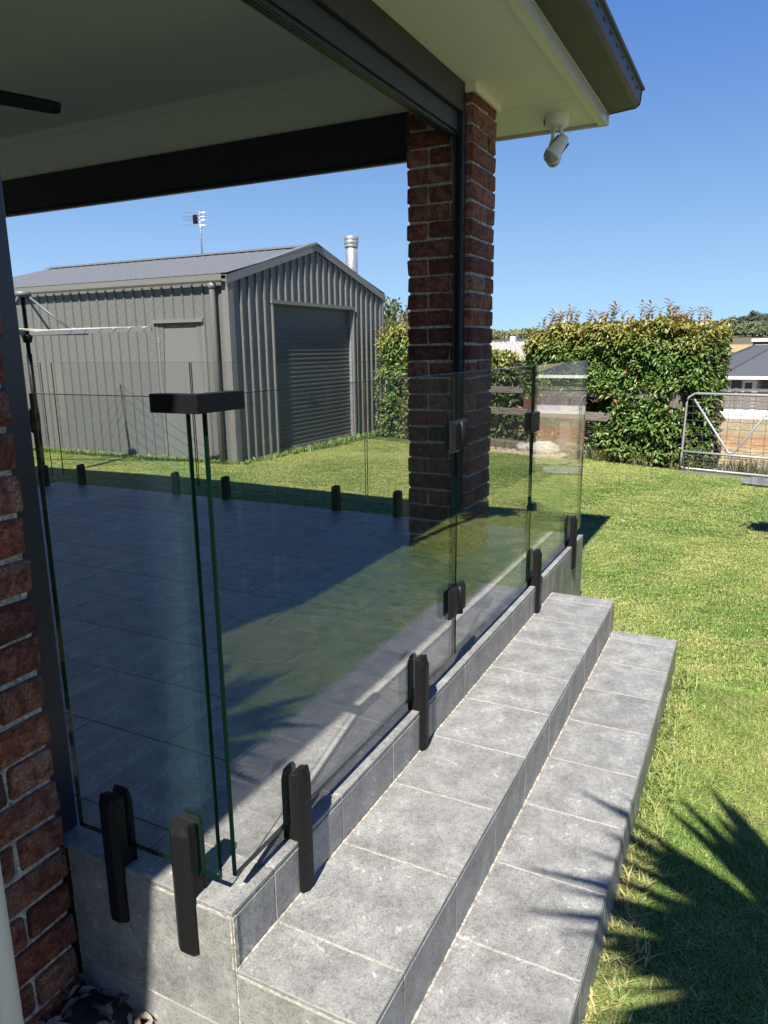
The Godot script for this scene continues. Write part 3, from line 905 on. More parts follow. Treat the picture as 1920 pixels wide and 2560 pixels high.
# ---------------------------------------------------------------- shed
func shed() -> void:
	var sx := -6.716
	var sl := -12.95
	var z0 := -8.476
	var z1 := -13.25
	var zm := -10.80
	var gy := -0.52
	var ey := 2.15
	var ry := 2.80
	var sh := thing("metal_shed", "grey-green corrugated steel shed with gable end and roller door", "shed")
	var toff := func(z: float) -> float: return lerpf(ry, ey, absf(z - zm) / (zm - z1))
	# long wall facing the patio, door opening left out
	var dl := -8.035
	var dr := -7.215
	var dt := 1.535
	var flat_a := func(u): return gy
	var st := S()
	var pr := ribs(sx - sl, 0.19, 0.020, 0.020, 0.010)
	var top := func(u): return ey - 0.03
	var bot := func(u): return (dt + 0.02 if (sl + u > dl - 0.03 and sl + u < dr + 0.03) else gy)
	sheet(st, pr, Vector3(sl, 0, z0), Vector3.RIGHT, Vector3.BACK, bot, top)
	obj("side_wall", st, M.shed_cladding, sh)
	# gable wall with roller door opening
	var rz0 := -12.03
	var rz1 := -9.50
	var rt := 1.845
	st = S()
	pr = ribs(z0 - z1, 0.19, 0.034, 0.030, 0.010)
	var gtop := func(u): return toff.call(z0 - u) - 0.02
	var gbot := func(u): return (rt if (z0 - u < rz1 and z0 - u > rz0) else gy)
	sheet(st, pr, Vector3(sx, 0, z0), Vector3.FORWARD, Vector3.RIGHT, gbot, gtop)
	obj("gable_wall", st, M.shed_cladding, sh)
	st = S()
	quad(st, Vector3(sl, gy, z1), Vector3(sx, gy, z1), Vector3(sx, ey, z1), Vector3(sl, ey, z1), Vector3.FORWARD)
	quad(st, Vector3(sl, gy, z1), Vector3(sl, gy, z0), Vector3(sl, ey, z0), Vector3(sl, ey, z1), Vector3.LEFT)
	obj("rear_wall", st, M.shed_cladding, sh)
	# screws
	st = S()
	for y in [1.32, 0.55, -0.25]:
		var u := 0.095
		while u < z0 - z1:
			if not (z0 - u < rz1 + 0.05 and z0 - u > rz0 - 0.05):
				box(st, Vector3(sx + 0.031, y - 0.008, z0 - u - 0.008), Vector3(sx + 0.037, y + 0.008, z0 - u + 0.008))
			u += 0.19
	for y in [0.62, -0.22]:
		var u := 0.17
		while u < sx - sl:
			if not (sl + u > dl - 0.1 and sl + u < dr + 0.1):
				box(st, Vector3(sl + u - 0.007, y - 0.007, z0 + 0.001), Vector3(sl + u + 0.007, y + 0.007, z0 + 0.007))
			u += 0.19
	tag(obj("screws", st, M.galvanised, sh), "", "", "", "stuff")
	# roof, two slopes, fine ribs
	st = S()
	var zz := [z0 + 0.02, zm, z1 - 0.1]
	for side in 2:
		var za: float = z0 + 0.06 if side == 0 else z1 - 0.06
		var d := (Vector3(0, ry, zm) - Vector3(0, ey + 0.035, za))
		var n := Vector3(0, -d.z, d.y).normalized() if side == 0 else Vector3(0, d.z, -d.y).normalized()
		if n.y < 0: n = -n
		var rp := ribs(sx - sl + 0.10, 0.19, 0.02, 0.006, 0.012)
		var o := Vector3(sl - 0.05, ey + 0.035, za)
		for i in rp.size() - 1:
			var a: Vector2 = rp[i]
			var b: Vector2 = rp[i + 1]
			var A := o + Vector3(a.x, 0, 0) + n * a.y
			var B := o + Vector3(b.x, 0, 0) + n * b.y
			quad(st, A, B, B + d, A + d, n)
	var roof := obj("roof", st, M.shed_roof, sh)
	# ridge cap with notched edge, rake trims
	st = S()
	prism(st, PackedVector2Array([Vector2(-0.17, -0.030), Vector2(0, 0.022), Vector2(0.17, -0.030), Vector2(0.17, -0.036), Vector2(0, 0.012), Vector2(-0.17, -0.036)]), Vector3(sl - 0.06, ry + 0.012, zm), Vector3.BACK, Vector3.UP, Vector3(sx - sl + 0.13, 0, 0))
	obj("ridge_cap", st, M.shed_roof, roof)
	for side in 2:
		var zA: float = z0 + 0.07 if side == 0 else z1 - 0.07
		var a := Vector3(sx + 0.036, ey - 0.005, zA)
		var b := Vector3(sx + 0.036, ry + 0.045, zm)
		st = S()
		var dn := Vector3(0, -0.13, 0)
		loft(st, [[a, a + Vector3(0.012, 0, 0), a + Vector3(0.012, 0, 0) + dn * 0.85, a + dn * 0.85], [b, b + Vector3(0.012, 0, 0), b + Vector3(0.012, 0, 0) + dn, b + dn]])
		var up := Vector3(0, 0.008, 0)
		loft(st, [[a + up * 0.2, a + Vector3(0.012, 0, 0) + up * 0.2, a + Vector3(0.012, 0, 0) + up, a + Vector3(-0.14, 0, 0) + up], [b + up * 0.2, b + Vector3(0.012, 0, 0) + up * 0.2, b + Vector3(0.012, 0, 0) + up, b + Vector3(-0.14, 0, 0) + up]])
		obj("barge_trim", st, M.shed_trim, sh)
	bx("corner_trim", Vector3(sx - 0.075, gy, z0 + 0.0005), Vector3(sx + 0.035, ey - 0.03, z0 + 0.036), M.shed_trim, sh)
	bx("corner_trim", Vector3(sx + 0.0005, gy, z0 - 0.085), Vector3(sx + 0.036, ey - 0.08, z0), M.shed_trim, sh)
	bx("corner_trim", Vector3(sx + 0.0005, gy, z1 - 0.01), Vector3(sx + 0.036, ey - 0.05, z1 + 0.06), M.shed_trim, sh)
	# gutter and downpipe
	st = S()
	prism(st, PackedVector2Array([Vector2(0, 0), Vector2(0.09, 0), Vector2(0.10, 0.02), Vector2(0.10, 0.10), Vector2(0.106, 0.104), Vector2(0.106, 0.112), Vector2(0.094, 0.112), Vector2(0.094, 0.02), Vector2(0.086, 0.006), Vector2(0, 0.006)]), Vector3(sl - 0.05, ey - 0.085, z0 + 0.037), Vector3.BACK, Vector3.UP, Vector3(sx - sl + 0.06, 0, 0))
	obj("gutter", st, M.shed_trim, sh)
	st = S(false)
	tube(st, [Vector3(sx - 0.20, ey - 0.09, z0 + 0.083), Vector3(sx - 0.20, ey - 0.16, z0 + 0.083), Vector3(sx - 0.20, gy, z0 + 0.083)], [0.042, 0.045, 0.045], 16)
	tube(st, [Vector3(sx - 0.20, ey - 0.10, z0 + 0.083), Vector3(sx - 0.20, ey - 0.17, z0 + 0.083)], [0.058, 0.056], 16)
	obj("downpipe", st, M.shed_trim, sh)
	# side door
	var door := bx("door", Vector3(dl, gy + 0.02, z0 - 0.035), Vector3(dr, dt - 0.002, z0 - 0.012), M.shed_side_door, sh, 0.003)
	st = S()
	box(st, Vector3(dr - 0.10, 0.42, z0 - 0.012), Vector3(dr - 0.055, 0.54, z0 - 0.002), 0.003)
	box(st, Vector3(dr - 0.16, 0.47, z0 + 0.02), Vector3(dr - 0.06, 0.49, z0 + 0.032), 0.003)
	box(st, Vector3(dr - 0.085, 0.472, z0 - 0.003), Vector3(dr - 0.070, 0.488, z0 + 0.022))
	obj("handle", st, M.bright_steel, door)
	for y in [1.25, 0.45, -0.28]:
		bx("door_hinge", Vector3(dl - 0.014, y, z0 + 0.002), Vector3(dl + 0.006, y + 0.09, z0 + 0.012), M.galvanised, door)
	st = S()
	box(st, Vector3(dl - 0.05, gy, z0 - 0.03), Vector3(dl - 0.002, dt + 0.001, z0 + 0.008))
	box(st, Vector3(dr + 0.002, gy, z0 - 0.03), Vector3(dr + 0.05, dt + 0.001, z0 + 0.008))
	obj("door_frame", st, M.shed_trim, sh)
	bx("door_flashing", Vector3(dl - 0.09, dt + 0.002, z0 - 0.03), Vector3(dr + 0.06, dt + 0.05, z0 + 0.05), M.shed_trim, sh)
	# roller door of single slats
	var rd := Node3D.new()
	put(rd, "roller_door", sh)
	rd.position = Vector3(sx - 0.07, 0, (rz0 + rz1) * 0.5)
	var half := (rz1 - rz0) * 0.5 - 0.03
	var pitch := 0.0715
	st = S()
	var pf := [Vector2(0.0, 0.0), Vector2(0.0, 0.018), Vector2(0.015, 0.030), Vector2(0.015, 0.052), Vector2(0.0, 0.0635), Vector2(0.0, 0.0712)]
	for i in pf.size() - 1:
		var a: Vector2 = pf[i]
		var b: Vector2 = pf[i + 1]
		quad(st, Vector3(a.x, a.y, -half), Vector3(a.x, a.y, half), Vector3(b.x, b.y, half), Vector3(b.x, b.y, -half), Vector3(1, -(b.x - a.x) * 40, 0))
	st.generate_normals()
	var slat := st.commit()
	var y := gy + 0.10
	while y < rt + 0.02:
		inst("slat", slat, M.shed_door, rd, Transform3D(Basis.IDENTITY, Vector3(0, y, 0)))
		y += pitch
	bx("bottom_bar", Vector3(-0.02, gy + 0.02, -half), Vector3(0.03, gy + 0.10, half), M.shed_trim, rd, 0.004)
	st = S()
	box(st, Vector3(0.016, 0.34, 0.20), Vector3(0.030, 0.46, 0.23), 0.003)
	box(st, Vector3(0.026, 0.34, 0.02), Vector3(0.042, 0.365, 0.21), 0.003)
	obj("door_handle", st, M.gutter_metal, rd)
	bx("door_jamb", Vector3(sx - 0.10, gy, rz0 - 0.002), Vector3(sx - 0.005, rt, rz0 + 0.03), M.galvanised, sh)
	bx("door_jamb", Vector3(sx - 0.10, gy, rz1 - 0.03), Vector3(sx + 0.034, rt, rz1 + 0.004), M.shed_trim, sh)
	bx("door_jamb", Vector3(sx - 0.004, gy, rz0 - 0.05), Vector3(sx + 0.034, rt, rz0 + 0.001), M.shed_trim, sh)
	bx("door_head", Vector3(sx - 0.10, rt - 0.02, rz0 - 0.06), Vector3(sx + 0.044, rt + 0.035, rz1 + 0.02), M.shed_trim, sh)
	bx("floor", Vector3(sl + 0.05, gy - 0.05, z1 + 0.05), Vector3(sx - 0.03, gy + 0.012, z0 - 0.05), M.mortar, sh)
	bx("door_sill", Vector3(sx - 0.03, gy - 0.05, rz0 - 0.02), Vector3(sx + 0.10, gy + 0.018, rz1 + 0.02), M.mortar, sh)
	# flue
	var fx := -7.0
	var fz := -12.57
	var flu := thing("flue_pipe", "galvanised flue pipe with banded cowl rising behind the shed roof", "flue")
	st = S(false)
	tube(st, [Vector3(fx, 2.1, fz), Vector3(fx, 3.02, fz)], 0.112, 24)
	obj("pipe", st, M.galvanised, flu)
	st = S(false)
	lathe(st, [Vector2(0.112, 2.98), Vector2(0.126, 2.985), Vector2(0.126, 3.02), Vector2(0.120, 3.03), Vector2(0.138, 3.05), Vector2(0.138, 3.10), Vector2(0.132, 3.105), Vector2(0.138, 3.11), Vector2(0.138, 3.175), Vector2(0.128, 3.18), Vector2(0.0, 3.165)], Transform3D(Basis.IDENTITY, Vector3(fx, 0, fz)), 24)
	obj("cowl", st, M.galvanised, flu)
	# antenna
	var an := thing("tv_antenna", "television antenna on a thin mast above the shed ridge", "antenna", Vector3(-9.06, 2.80, -10.78))
	st = S(false)
	tube(st, [Vector3(0, -0.1, 0), Vector3(0, 0.75, 0)], 0.014, 6)
	obj("mast", st, M.galvanised, an)
	st = S(false)
	for e in [[0.73, -0.34, 0.27, 0.01], [0.69, -0.34, 0.27, -0.02], [0.60, -0.35, 0.26, 0.02], [0.55, -0.34, 0.26, -0.02]]:
		tube(st, [Vector3(e[1], e[0] + e[3], 0.05), Vector3(e[2], e[0] - 0.05 + e[3], 0.05)], 0.006, 5)
	tube(st, [Vector3(-0.22, 0.66, 0.06), Vector3(-0.08, 0.62, 0.06), Vector3(-0.22, 0.58, 0.06)], 0.005, 5)
	tube(st, [Vector3(0.18, 0.63, 0.06), Vector3(0.02, 0.60, 0.06), Vector3(0.18, 0.55, 0.06)], 0.005, 5)
	obj("elements", st, M.bright_steel, an)
	st = S()
	box(st, Vector3(-0.11, 0.53, 0.02), Vector3(-0.02, 0.68, 0.07), 0.01)
	obj("junction_box", st, M.black_metal, an)

# ---------------------------------------------------------------- yard furniture
func yard() -> void:
	# rotary clothesline
	var c := thing("clothesline", "grey fold-down rotary clothesline in front of the shed", "clothesline", Vector3(-8.44, -0.5, -6.53))
	var st := S(false)
	tube(st, [Vector3(0, -0.1, 0), Vector3(0, 0.9, 0), Vector3(0, 0.95, 0), Vector3(0, 1.62, 0)], [0.040, 0.040, 0.034, 0.034], 12)
	tube(st, [Vector3(0, 1.60, 0), Vector3(0, 2.35, 0)], 0.026, 10)
	tube(st, [Vector3(0, 1.76, 0), Vector3(0, 1.86, 0)], [0.05, 0.075], 12)
	obj("post", st, M.black_metal, c)
	st = S(false)
	tube(st, [Vector3(0, 0.62, 0.02), Vector3(0, 0.66, 0.05), Vector3(0, 0.86, 0.05), Vector3(0, 0.90, 0.02)], [0.055, 0.085, 0.085, 0.06], 12)
	obj("winder", st, M.black_metal, c)
	st = S(false)
	lathe(st, [Vector2(0.0, 2.40), Vector2(0.10, 2.39), Vector2(0.11, 2.34), Vector2(0.05, 2.32)], Transform3D.IDENTITY, 14)
	obj("crown", st, M.hoist_grey, c)
	var u := Vector3(0.963, 0, -0.27).normalized()
	var w := Vector3(-0.27, 0, -0.963).normalized()
	var ends := []
	for e in [[u, 1.75], [w, 1.35], [-u, 1.75], [-w, 1.35]]:
		var d: Vector3 = e[0]
		var L: float = e[1]
		st = S()
		var b := frame_for(d)
		var p0 := Vector3(0, 1.88, 0) + d * 0.05
		var p1 := d * L + Vector3(0, 1.90, 0)
		for sg in [[p0, p1, 0.03, 0.022]]:
			loft(st, [[p0 + b.x * 0.014 + b.y * 0.03, p0 - b.x * 0.014 + b.y * 0.03, p0 - b.x * 0.014 - b.y * 0.03, p0 + b.x * 0.014 - b.y * 0.03], [p1 + b.x * 0.012 + b.y * 0.024, p1 - b.x * 0.012 + b.y * 0.024, p1 - b.x * 0.012 - b.y * 0.024, p1 + b.x * 0.012 - b.y * 0.024]])
		obj("arm", st, M.hoist_grey, c)
		st = S(false)
		tube(st, [Vector3(0, 2.35, 0) + d * 0.06, d * (L * 0.36) + Vector3(0, 1.915, 0)], 0.014, 6)
		obj("strut", st, M.hoist_grey, c)
		ends.append(d * L)
	st = S(false)
	for k in 6:
		var f := 0.4 + 0.116 * k
		for i in 4:
			var a: Vector3 = ends[i] * f
			var b2: Vector3 = ends[(i + 1) % 4] * f
			var m := (a + b2) * 0.5 + Vector3(0, -0.045, 0)
			tube(st, [a + Vector3(0, 1.935, 0), m + Vector3(0, 1.935, 0), b2 + Vector3(0, 1.935, 0)], 0.003, 4)
	obj("line", st, M.cord, c)
	# post and rail fence
	var fdir := Vector3(1, 0, 0.344).normalized()
	var fn := Vector3(-fdir.z, 0, fdir.x)
	var F := func(x: float, y: float, off := 0.0) -> Vector3: return Vector3(x, y, fence_z(x)) + fn * off
	var fe := thing("post_and_rail_fence", "weathered grey timber post and rail fence in front of the hedges", "fence")
	for e in [[-5.6, 0.62], [-4.15, 0.60], [-2.56, 0.62], [-0.945, 0.66]]:
		st = S()
		var b := Basis(fdir, Vector3.UP, fn)
		box(st, Vector3(-0.085, -0.30, -0.05), Vector3(0.085, e[1] + 0.5, 0.05), 0.012, 0.008, Transform3D(b, F.call(e[0], -0.5)))
		obj("post", st, M.old_timber, fe)
	for e in [[-5.65, -2.56, 0.402, 0.505], [-2.56, -0.86, 0.402, 0.508], [-5.65, -2.56, 0.055, 0.165], [-2.56, -0.86, 0.050, 0.172]]:
		st = S()
		var Lr: float = (e[1] - e[0]) / fdir.x
		box(st, Vector3(0.004, e[2], 0.052), Vector3(Lr - 0.004, e[3], 0.095), 0.006, 0.006, Transform3D(Basis(fdir, Vector3.UP, fn), Vector3(e[0], 0, fence_z(e[0]))))
		obj("rail", st, M.old_timber_x, fe)
	st = S()
	box(st, Vector3(-0.05, 0.3, 0.098), Vector3(0.06, 0.68, 0.14), 0.01, 0.01, Transform3D(Basis(fdir, Vector3.UP, fn) * Basis(Vector3.BACK, -0.12), F.call(-0.98, 0.0)))
	obj("post_offcut", st, M.old_timber, fe)
	# hex wire netting along it
	st = S()
	var hx := -4.9
	var cell := 0.055
	for row in 16:
		var y0 := -0.47 + row * cell * 0.55
		var x := -4.9
		var side := row % 2
		var pts := []
		while x < -1.0:
			pts.append(F.call(x, y0 + (cell * 0.28 if side else 0.0), 0.105))
			side = 1 - side
			x += cell * 0.5
		for i in pts.size() - 1:
			var dd: Vector3 = (pts[i + 1] - pts[i])
			var up := Vector3(0, 0.0016, 0)
			quad(st, pts[i] - up, pts[i + 1] - up, pts[i + 1] + up, pts[i] + up, fn)
	obj("wire_netting", st, M.wire, fe)
	# edging log, sand strip and rocks
	st = S()
	box(st, Vector3(-4.6, -0.56, 0.02), Vector3(-3.05, -0.36, 0.16), 0.02, 0.008, Transform3D(Basis(fdir, Vector3.UP, fn), Vector3(0, 0, fence_z(0.0)) ))
	tag(obj("edging_log", st, M.old_timber_x), "low grey timber edging along the sandy strip under the hedge", "edging")
	st = S(false)
	var ns := noise(41, 0.9, 3)
	for i in 24:
		for k in 4:
			var P := func(a: int, b: int) -> Vector3:
				var x := -4.9 + a * 0.105
				var off := 0.12 + b * (0.11 + 0.02 * sin(a * 0.7))
				var p: Vector3 = F.call(x, 0.0, off)
				p.y = lawn_y(p.x, p.z) + (0.045 - 0.012 * b) + 0.015 * ns.get_noise_2d(x * 4, b)
				return p
			quad(st, P.call(i, k), P.call(i + 1, k), P.call(i + 1, k + 1), P.call(i, k + 1), Vector3.UP)
	tag(obj("sand_strip", st, M.sand), "strip of pale sandy soil between the lawn and the netting", "soil", "", "structure")
	for e in [[-2.80, 0.20, 0.26, "pale rounded rock at the foot of the grey fence post"], [-3.15, 0.16, 0.16, "flat pale rock lying on the sandy strip"]]:
		rock(F.call(e[0], -0.44, e[1]), e[2], e[3])
	# farm gate
	var gd := Vector3(1, 0, 0.267).normalized()
	var G := func(x: float, y: float) -> Vector3: return Vector3(x, y, -10.52 + 0.267 * (x + 0.817))
	var ga := thing("farm_gate", "galvanised pipe farm gate with V brace and wire mesh", "gate")
	var gx0 := -0.815
	var gx1 := 0.36
	st = S(false)
	var ring := [G.call(gx0, -0.30), G.call(gx0 + 0.01, 0.36), G.call(gx0 + 0.035, 0.45), G.call(gx0 + 0.11, 0.505), G.call(gx1 - 0.11, 0.505), G.call(gx1 - 0.03, 0.45), G.call(gx1, 0.36), G.call(gx1, -0.42)]
	tube(st, [G.call(gx0 - 0.005, -0.49)] + ring, 0.0165, 8)
	obj("frame", st, M.gate_pipe, ga)
	st = S(false)
	tube(st, [G.call(gx0, -0.272), G.call(gx1, -0.272)], 0.0155, 8)
	obj("cross_bar", st, M.gate_pipe, ga)
	st = S(false)
	tube(st, [G.call(gx0 - 0.01, -0.47), G.call(gx0 + 0.03, -0.495), G.call(gx1, -0.495)], 0.0155, 8)
	obj("bottom_bar", st, M.gate_pipe, ga)
	st = S(false)
	tube(st, [G.call(-0.71, 0.43), G.call(-0.285, -0.18), G.call(-0.25, -0.235), G.call(-0.215, -0.25), G.call(-0.18, -0.235), G.call(-0.145, -0.185), G.call(0.28, 0.49)], 0.0145, 8)
	obj("v_brace", st, M.gate_pipe, ga)
	st = S()
	for row in range(0, 8):
		var y: float = 0.43 - row * 0.092
		tube(st, [G.call(gx0, y), G.call(gx1, y)], 0.0032, 3, false)
	var x := gx0 + 0.10
	while x < gx1:
		tube(st, [G.call(x, -0.28), G.call(x, 0.50)], 0.003, 3, false)
		x += 0.145
	for row in range(0, 4):
		tube(st, [G.call(gx0, -0.31 - row * 0.045), G.call(gx1, -0.31 - row * 0.045)], 0.003, 3, false)
	x = gx0 + 0.03
	while x < gx1:
		tube(st, [G.call(x, -0.495), G.call(x, -0.28)], 0.0026, 3, false)
		x += 0.042
	obj("wire_mesh", st, M.wire, ga)
	st = S()
	box(st, Vector3(-0.02, -0.60, -0.10), Vector3(3.2, -0.475, 0.12), 0.02, 0.01, Transform3D(Basis(Vector3(1, 0, 0.335).normalized(), Vector3.UP, Vector3(-0.335, 0, 1).normalized()), Vector3(-0.84, -0.03, -10.36)))
	tag(obj("timber_sleeper", st, M.old_timber_x), "weathered timber sleeper lying under the farm gate", "sleeper")
	for e in [[-0.34, -10.85, 0.20, "pale rock behind the farm gate's lower mesh"], [-0.12, -10.9, 0.13, "smaller pale rock behind the gate, right of the bigger one"]]:
		rock(Vector3(e[0], -0.62, e[1]), e[2], e[3])
	# steel grate on the grass
	var gr := thing("steel_grate", "galvanised steel grate lying on the lawn before the gate", "grate", Vector3(0.28, -0.5, -9.55))
	st = S()
	var gb := Basis(Vector3.UP, -0.30)
	for k in 15:
		box(st, Vector3(-0.30, 0.03, -0.19 + k * 0.027), Vector3(0.36, 0.055, -0.186 + k * 0.027), 0.0, 0.0, Transform3D(gb, Vector3.ZERO))
	for k in 8:
		box(st, Vector3(-0.30 + k * 0.094, 0.03, -0.19), Vector3(-0.294 + k * 0.094, 0.050, 0.19), 0.0, 0.0, Transform3D(gb, Vector3.ZERO))
	obj("bars", st, M.galvanised, gr)
	# garden bed at the left, leaf litter
	st = S(false)
	var nb := noise(51, 3.0, 3)
	for i in 14:
		for k in 16:
			var P := func(a: int, b: int) -> Vector3:
				var px := -1.36 + a * 0.07
				var pz := -0.9925 + b * 0.09
				return Vector3(px, lerpf(-0.385, -0.52, smoothstep(-1.25, -0.75, px)) + 0.025 * nb.get_noise_2d(px * 6, pz * 6) - 0.05 * smoothstep(0.0, 0.4, pz), pz)
			quad(st, P.call(i, k), P.call(i + 1, k), P.call(i + 1, k + 1), P.call(i, k + 1), Vector3.UP)
	tag(obj("garden_bed", st, M.mulch), "dark mulched garden bed at the foot of the brick wall", "garden bed", "", "structure")
	var cols := [Color(0.16, 0.12, 0.09), Color(0.30, 0.25, 0.20), Color(0.10, 0.07, 0.05), Color(0.24, 0.18, 0.13), Color(0.36, 0.32, 0.27)]
	var tf := []
	var cc := []
	for i in 700:
		var px := rng.randf_range(-1.33, -0.75)
		var pz := rng.randf_range(-0.985, -0.30)
		tf.append(Transform3D(Basis.from_euler(Vector3(rng.randf_range(-0.5, 0.5), rng.randf() * TAU, rng.randf_range(-0.5, 0.5))).scaled(Vector3.ONE * rng.randf_range(0.25, 0.75)), Vector3(px, lerpf(-0.385, -0.52, smoothstep(-1.25, -0.75, px)) + rng.randf_range(0.0, 0.03), pz)))
		cc.append(cols[rng.randi_range(0, 4)])
	tag(scatter("leaf_litter", leaf_mesh(0.075, 0.024, 0.012), M.far_leaf, tf, cc, null), "dry brown leaf litter on the garden bed", "leaf litter", "", "stuff")
	# bleached dry frond on the bed
	var fr := thing("dry_frond", "bleached fringed dry frond lying against the tiled end face", "dry frond", Vector3(-1.06, -0.435, -0.93))
	st = S()
	for i in 46:
		var t := i / 45.0
		var p := Vector3(-0.14 + t * 0.30, 0.03 * sin(t * 3.0), 0.02 - 0.05 * t)
		for s in [-1.0, 1.0]:
			var tip := p + Vector3(rng.randf_range(-0.01, 0.03), rng.randf_range(-0.005, 0.035), s * rng.randf_range(0.035, 0.06))
			quad(st, p - Vector3(0.003, 0, 0), p + Vector3(0.003, 0, 0), tip + Vector3(0.001, 0, 0), tip, Vector3.UP)
	obj("fringe", st, M.cord, fr)
	st = S(false)
	tube(st, [Vector3(-0.15, 0, 0.02), Vector3(0.0, 0.02, 0.0), Vector3(0.16, 0.01, -0.03)], [0.004, 0.012, 0.006], 6)
	obj("stem", st, M.cord, fr)

func rock(at: Vector3, r: float, label: String) -> void:
	var st := S(false)
	var n := noise(int(r * 1000), 2.6, 3)
	var rings := []
	for i in 7:
		var ph := PI * i / 6.0
		var ring := []
		for k in 12:
			var a := TAU * k / 12
			var d := Vector3(sin(ph) * cos(a), cos(ph), sin(ph) * sin(a))
			ring.append(at + d * Vector3(1.0, 0.55, 0.7) * r * (1.0 + 0.35 * n.get_noise_3dv(d)) )
		rings.append(ring)
	loft(st, rings, false)
	tag(obj("rock", st, M.rock), label, "rock")

# ---------------------------------------------------------------- neighbours and distance
func neighbours() -> void:
	# tin-roofed shed between the hedges
	var n1 := thing("tin_shed", "low neighbouring shed with pale rusty tin roof and red walls", "shed")
	var st := S()
	var o := Vector3(-8.2, 0.66, -19.6)
	var d := Vector3(0, 0.62, -3.2)
	var rp := ribs(4.6, 0.16, 0.05, 0.03, 0.03)
	var nn := Vector3(0, 3.2, 0.62).normalized()
	for i in rp.size() - 1:
		var A: Vector3 = o + Vector3(rp[i].x, 0, 0) + nn * rp[i].y
		var B: Vector3 = o + Vector3(rp[i + 1].x, 0, 0) + nn * rp[i + 1].y
		var sk := Vector3(-1.4, 0, 0)
		quad(st, A, B, B + d + sk, A + d + sk, nn)
	obj("roof", st, M.white_iron, n1)
	bx("wall", Vector3(-8.4, -1.6, -22.6), Vector3(-3.7, 0.60, -19.8), M.red_iron, n1)
	bx("eave_beam", Vector3(-8.4, 0.42, -19.79), Vector3(-3.7, 0.62, -19.70), M.gutter_metal, n1)
	var n2 := thing("neighbour_house", "grey roofed house half hidden between the two hedges", "house")
	st = S()
	quad(st, Vector3(-17, 1.02, -40), Vector3(-8.5, 1.02, -40), Vector3(-9.6, 1.62, -44), Vector3(-13.4, 1.62, -44), Vector3(0, 1, 0.2))
	quad(st, Vector3(-17, 1.02, -40), Vector3(-13.4, 1.62, -44), Vector3(-17, 1.02, -48), Vector3(-17, 1.02, -48), Vector3(-0.2, 1, 0))
	obj("roof", st, M.grey_iron, n2)
	bx("wall", Vector3(-16.6, -3.0, -47), Vector3(-8.9, 1.0, -40.4), M.far_brick, n2)
	bx("chimney", Vector3(-13.2, 1.2, -43.0), Vector3(-12.9, 1.75, -42.7), M.white_paint, n2)
	# brick house beyond the paddock
	var h := thing("brick_house", "dark brick house with charcoal hipped roof beyond the paddock", "house")
	var ex0 := -4.3
	var ex1 := 12.0
	var ez := -50.0
	var ey := -0.74
	var r0 := Vector3(-0.25, 0.84, ez - 5.0)
	# rendered at its distance the roof ridge lies 5 m back
	r0.y = 1.02
	r0.x = -0.3
	var r1 := Vector3(8.0, 1.02, ez - 5.0)
	st = S()
	var seg := 60
	for i in seg:
		var t0 := float(i) / seg
		var t1 := float(i + 1) / seg
		var A := Vector3(lerpf(ex0, ex1, t0), ey, ez + 0.4)
		var B := Vector3(lerpf(ex0, ex1, t1), ey, ez + 0.4)
		var C := Vector3(clampf(B.x, r0.x, r1.x), 0, 0)
		var D := Vector3(clampf(A.x, r0.x, r1.x), 0, 0)
		var f := func(p: Vector3) -> Vector3:
			var lim := 1.0
			if p.x < r0.x: lim = (p.x - ex0) / (r0.x - ex0)
			if p.x > r1.x: lim = (ex1 - p.x) / (ex1 - r1.x)
			return Vector3(p.x, lerpf(ey, r0.y, lim), lerpf(ez + 0.4, r0.z, lim))
		var up := Vector3(0, 0.012, 0) if i % 2 == 0 else Vector3.ZERO
		quad(st, A + up, B + up, f.call(B) + up, f.call(A) + up, Vector3(0, 1, 0.3))
	quad(st, Vector3(ex0, ey, ez + 0.4), Vector3(ex0, ey, ez - 11), r0, r0, Vector3(-0.4, 1, 0))
	quad(st, r0, r1, Vector3(ex1, ey, ez - 11), Vector3(ex0, ey, ez - 11), Vector3(0, 1, -0.3))
	for i in 32:
		var a := Vector3(lerpf(-1.95, 3.5, i / 32.0), ey + 0.012, ez + 0.43)
		var b := Vector3(lerpf(-1.95, 3.5, (i + 1) / 32.0), ey + 0.012, ez + 0.43)
		var fa := func(p: Vector3) -> Vector3:
			var lim := minf(1.0, (p.x + 1.95) / 2.7)
			return Vector3(p.x, lerpf(ey + 0.012, 0.96, lim), lerpf(ez + 0.43, ez - 2.6, lim))
		var up := Vector3(0, 0.012, 0) if i % 2 == 0 else Vector3.ZERO
		quad(st, a + up, b + up, fa.call(b) + up, fa.call(a) + up, Vector3(0, 1, 0.4))
	var hr := obj("roof", st, M.grey_iron, h)
	st = S()
	tube(st, [Vector3(ex0, ey + 0.03, ez + 0.4), r0 + Vector3(0, 0.03, 0)], 0.07, 6)
	tube(st, [Vector3(-1.95, ey + 0.04, ez + 0.43), Vector3(0.75, 0.99, ez - 2.6), Vector3(3.5, 0.99, ez - 2.6)], 0.07, 6)
	tube(st, [r0 + Vector3(0, 0.03, 0), r1 + Vector3(0, 0.03, 0)], 0.07, 6)
	obj("hip_cap", st, M.roof_dark, hr)
	bx("fascia", Vector3(ex0, ey - 0.20, ez + 0.38), Vector3(ex1, ey - 0.005, ez + 0.44), M.white_paint, h)
	# wall: dark bricks as courses
	var wl := bx("wall", Vector3(ex0 + 0.25, -3.6, ez - 10.0), Vector3(ex1 - 0.3, ey - 0.19, ez - 0.12), M.mortar, h)
	st = S()
	var y := -3.4
	var row := 0
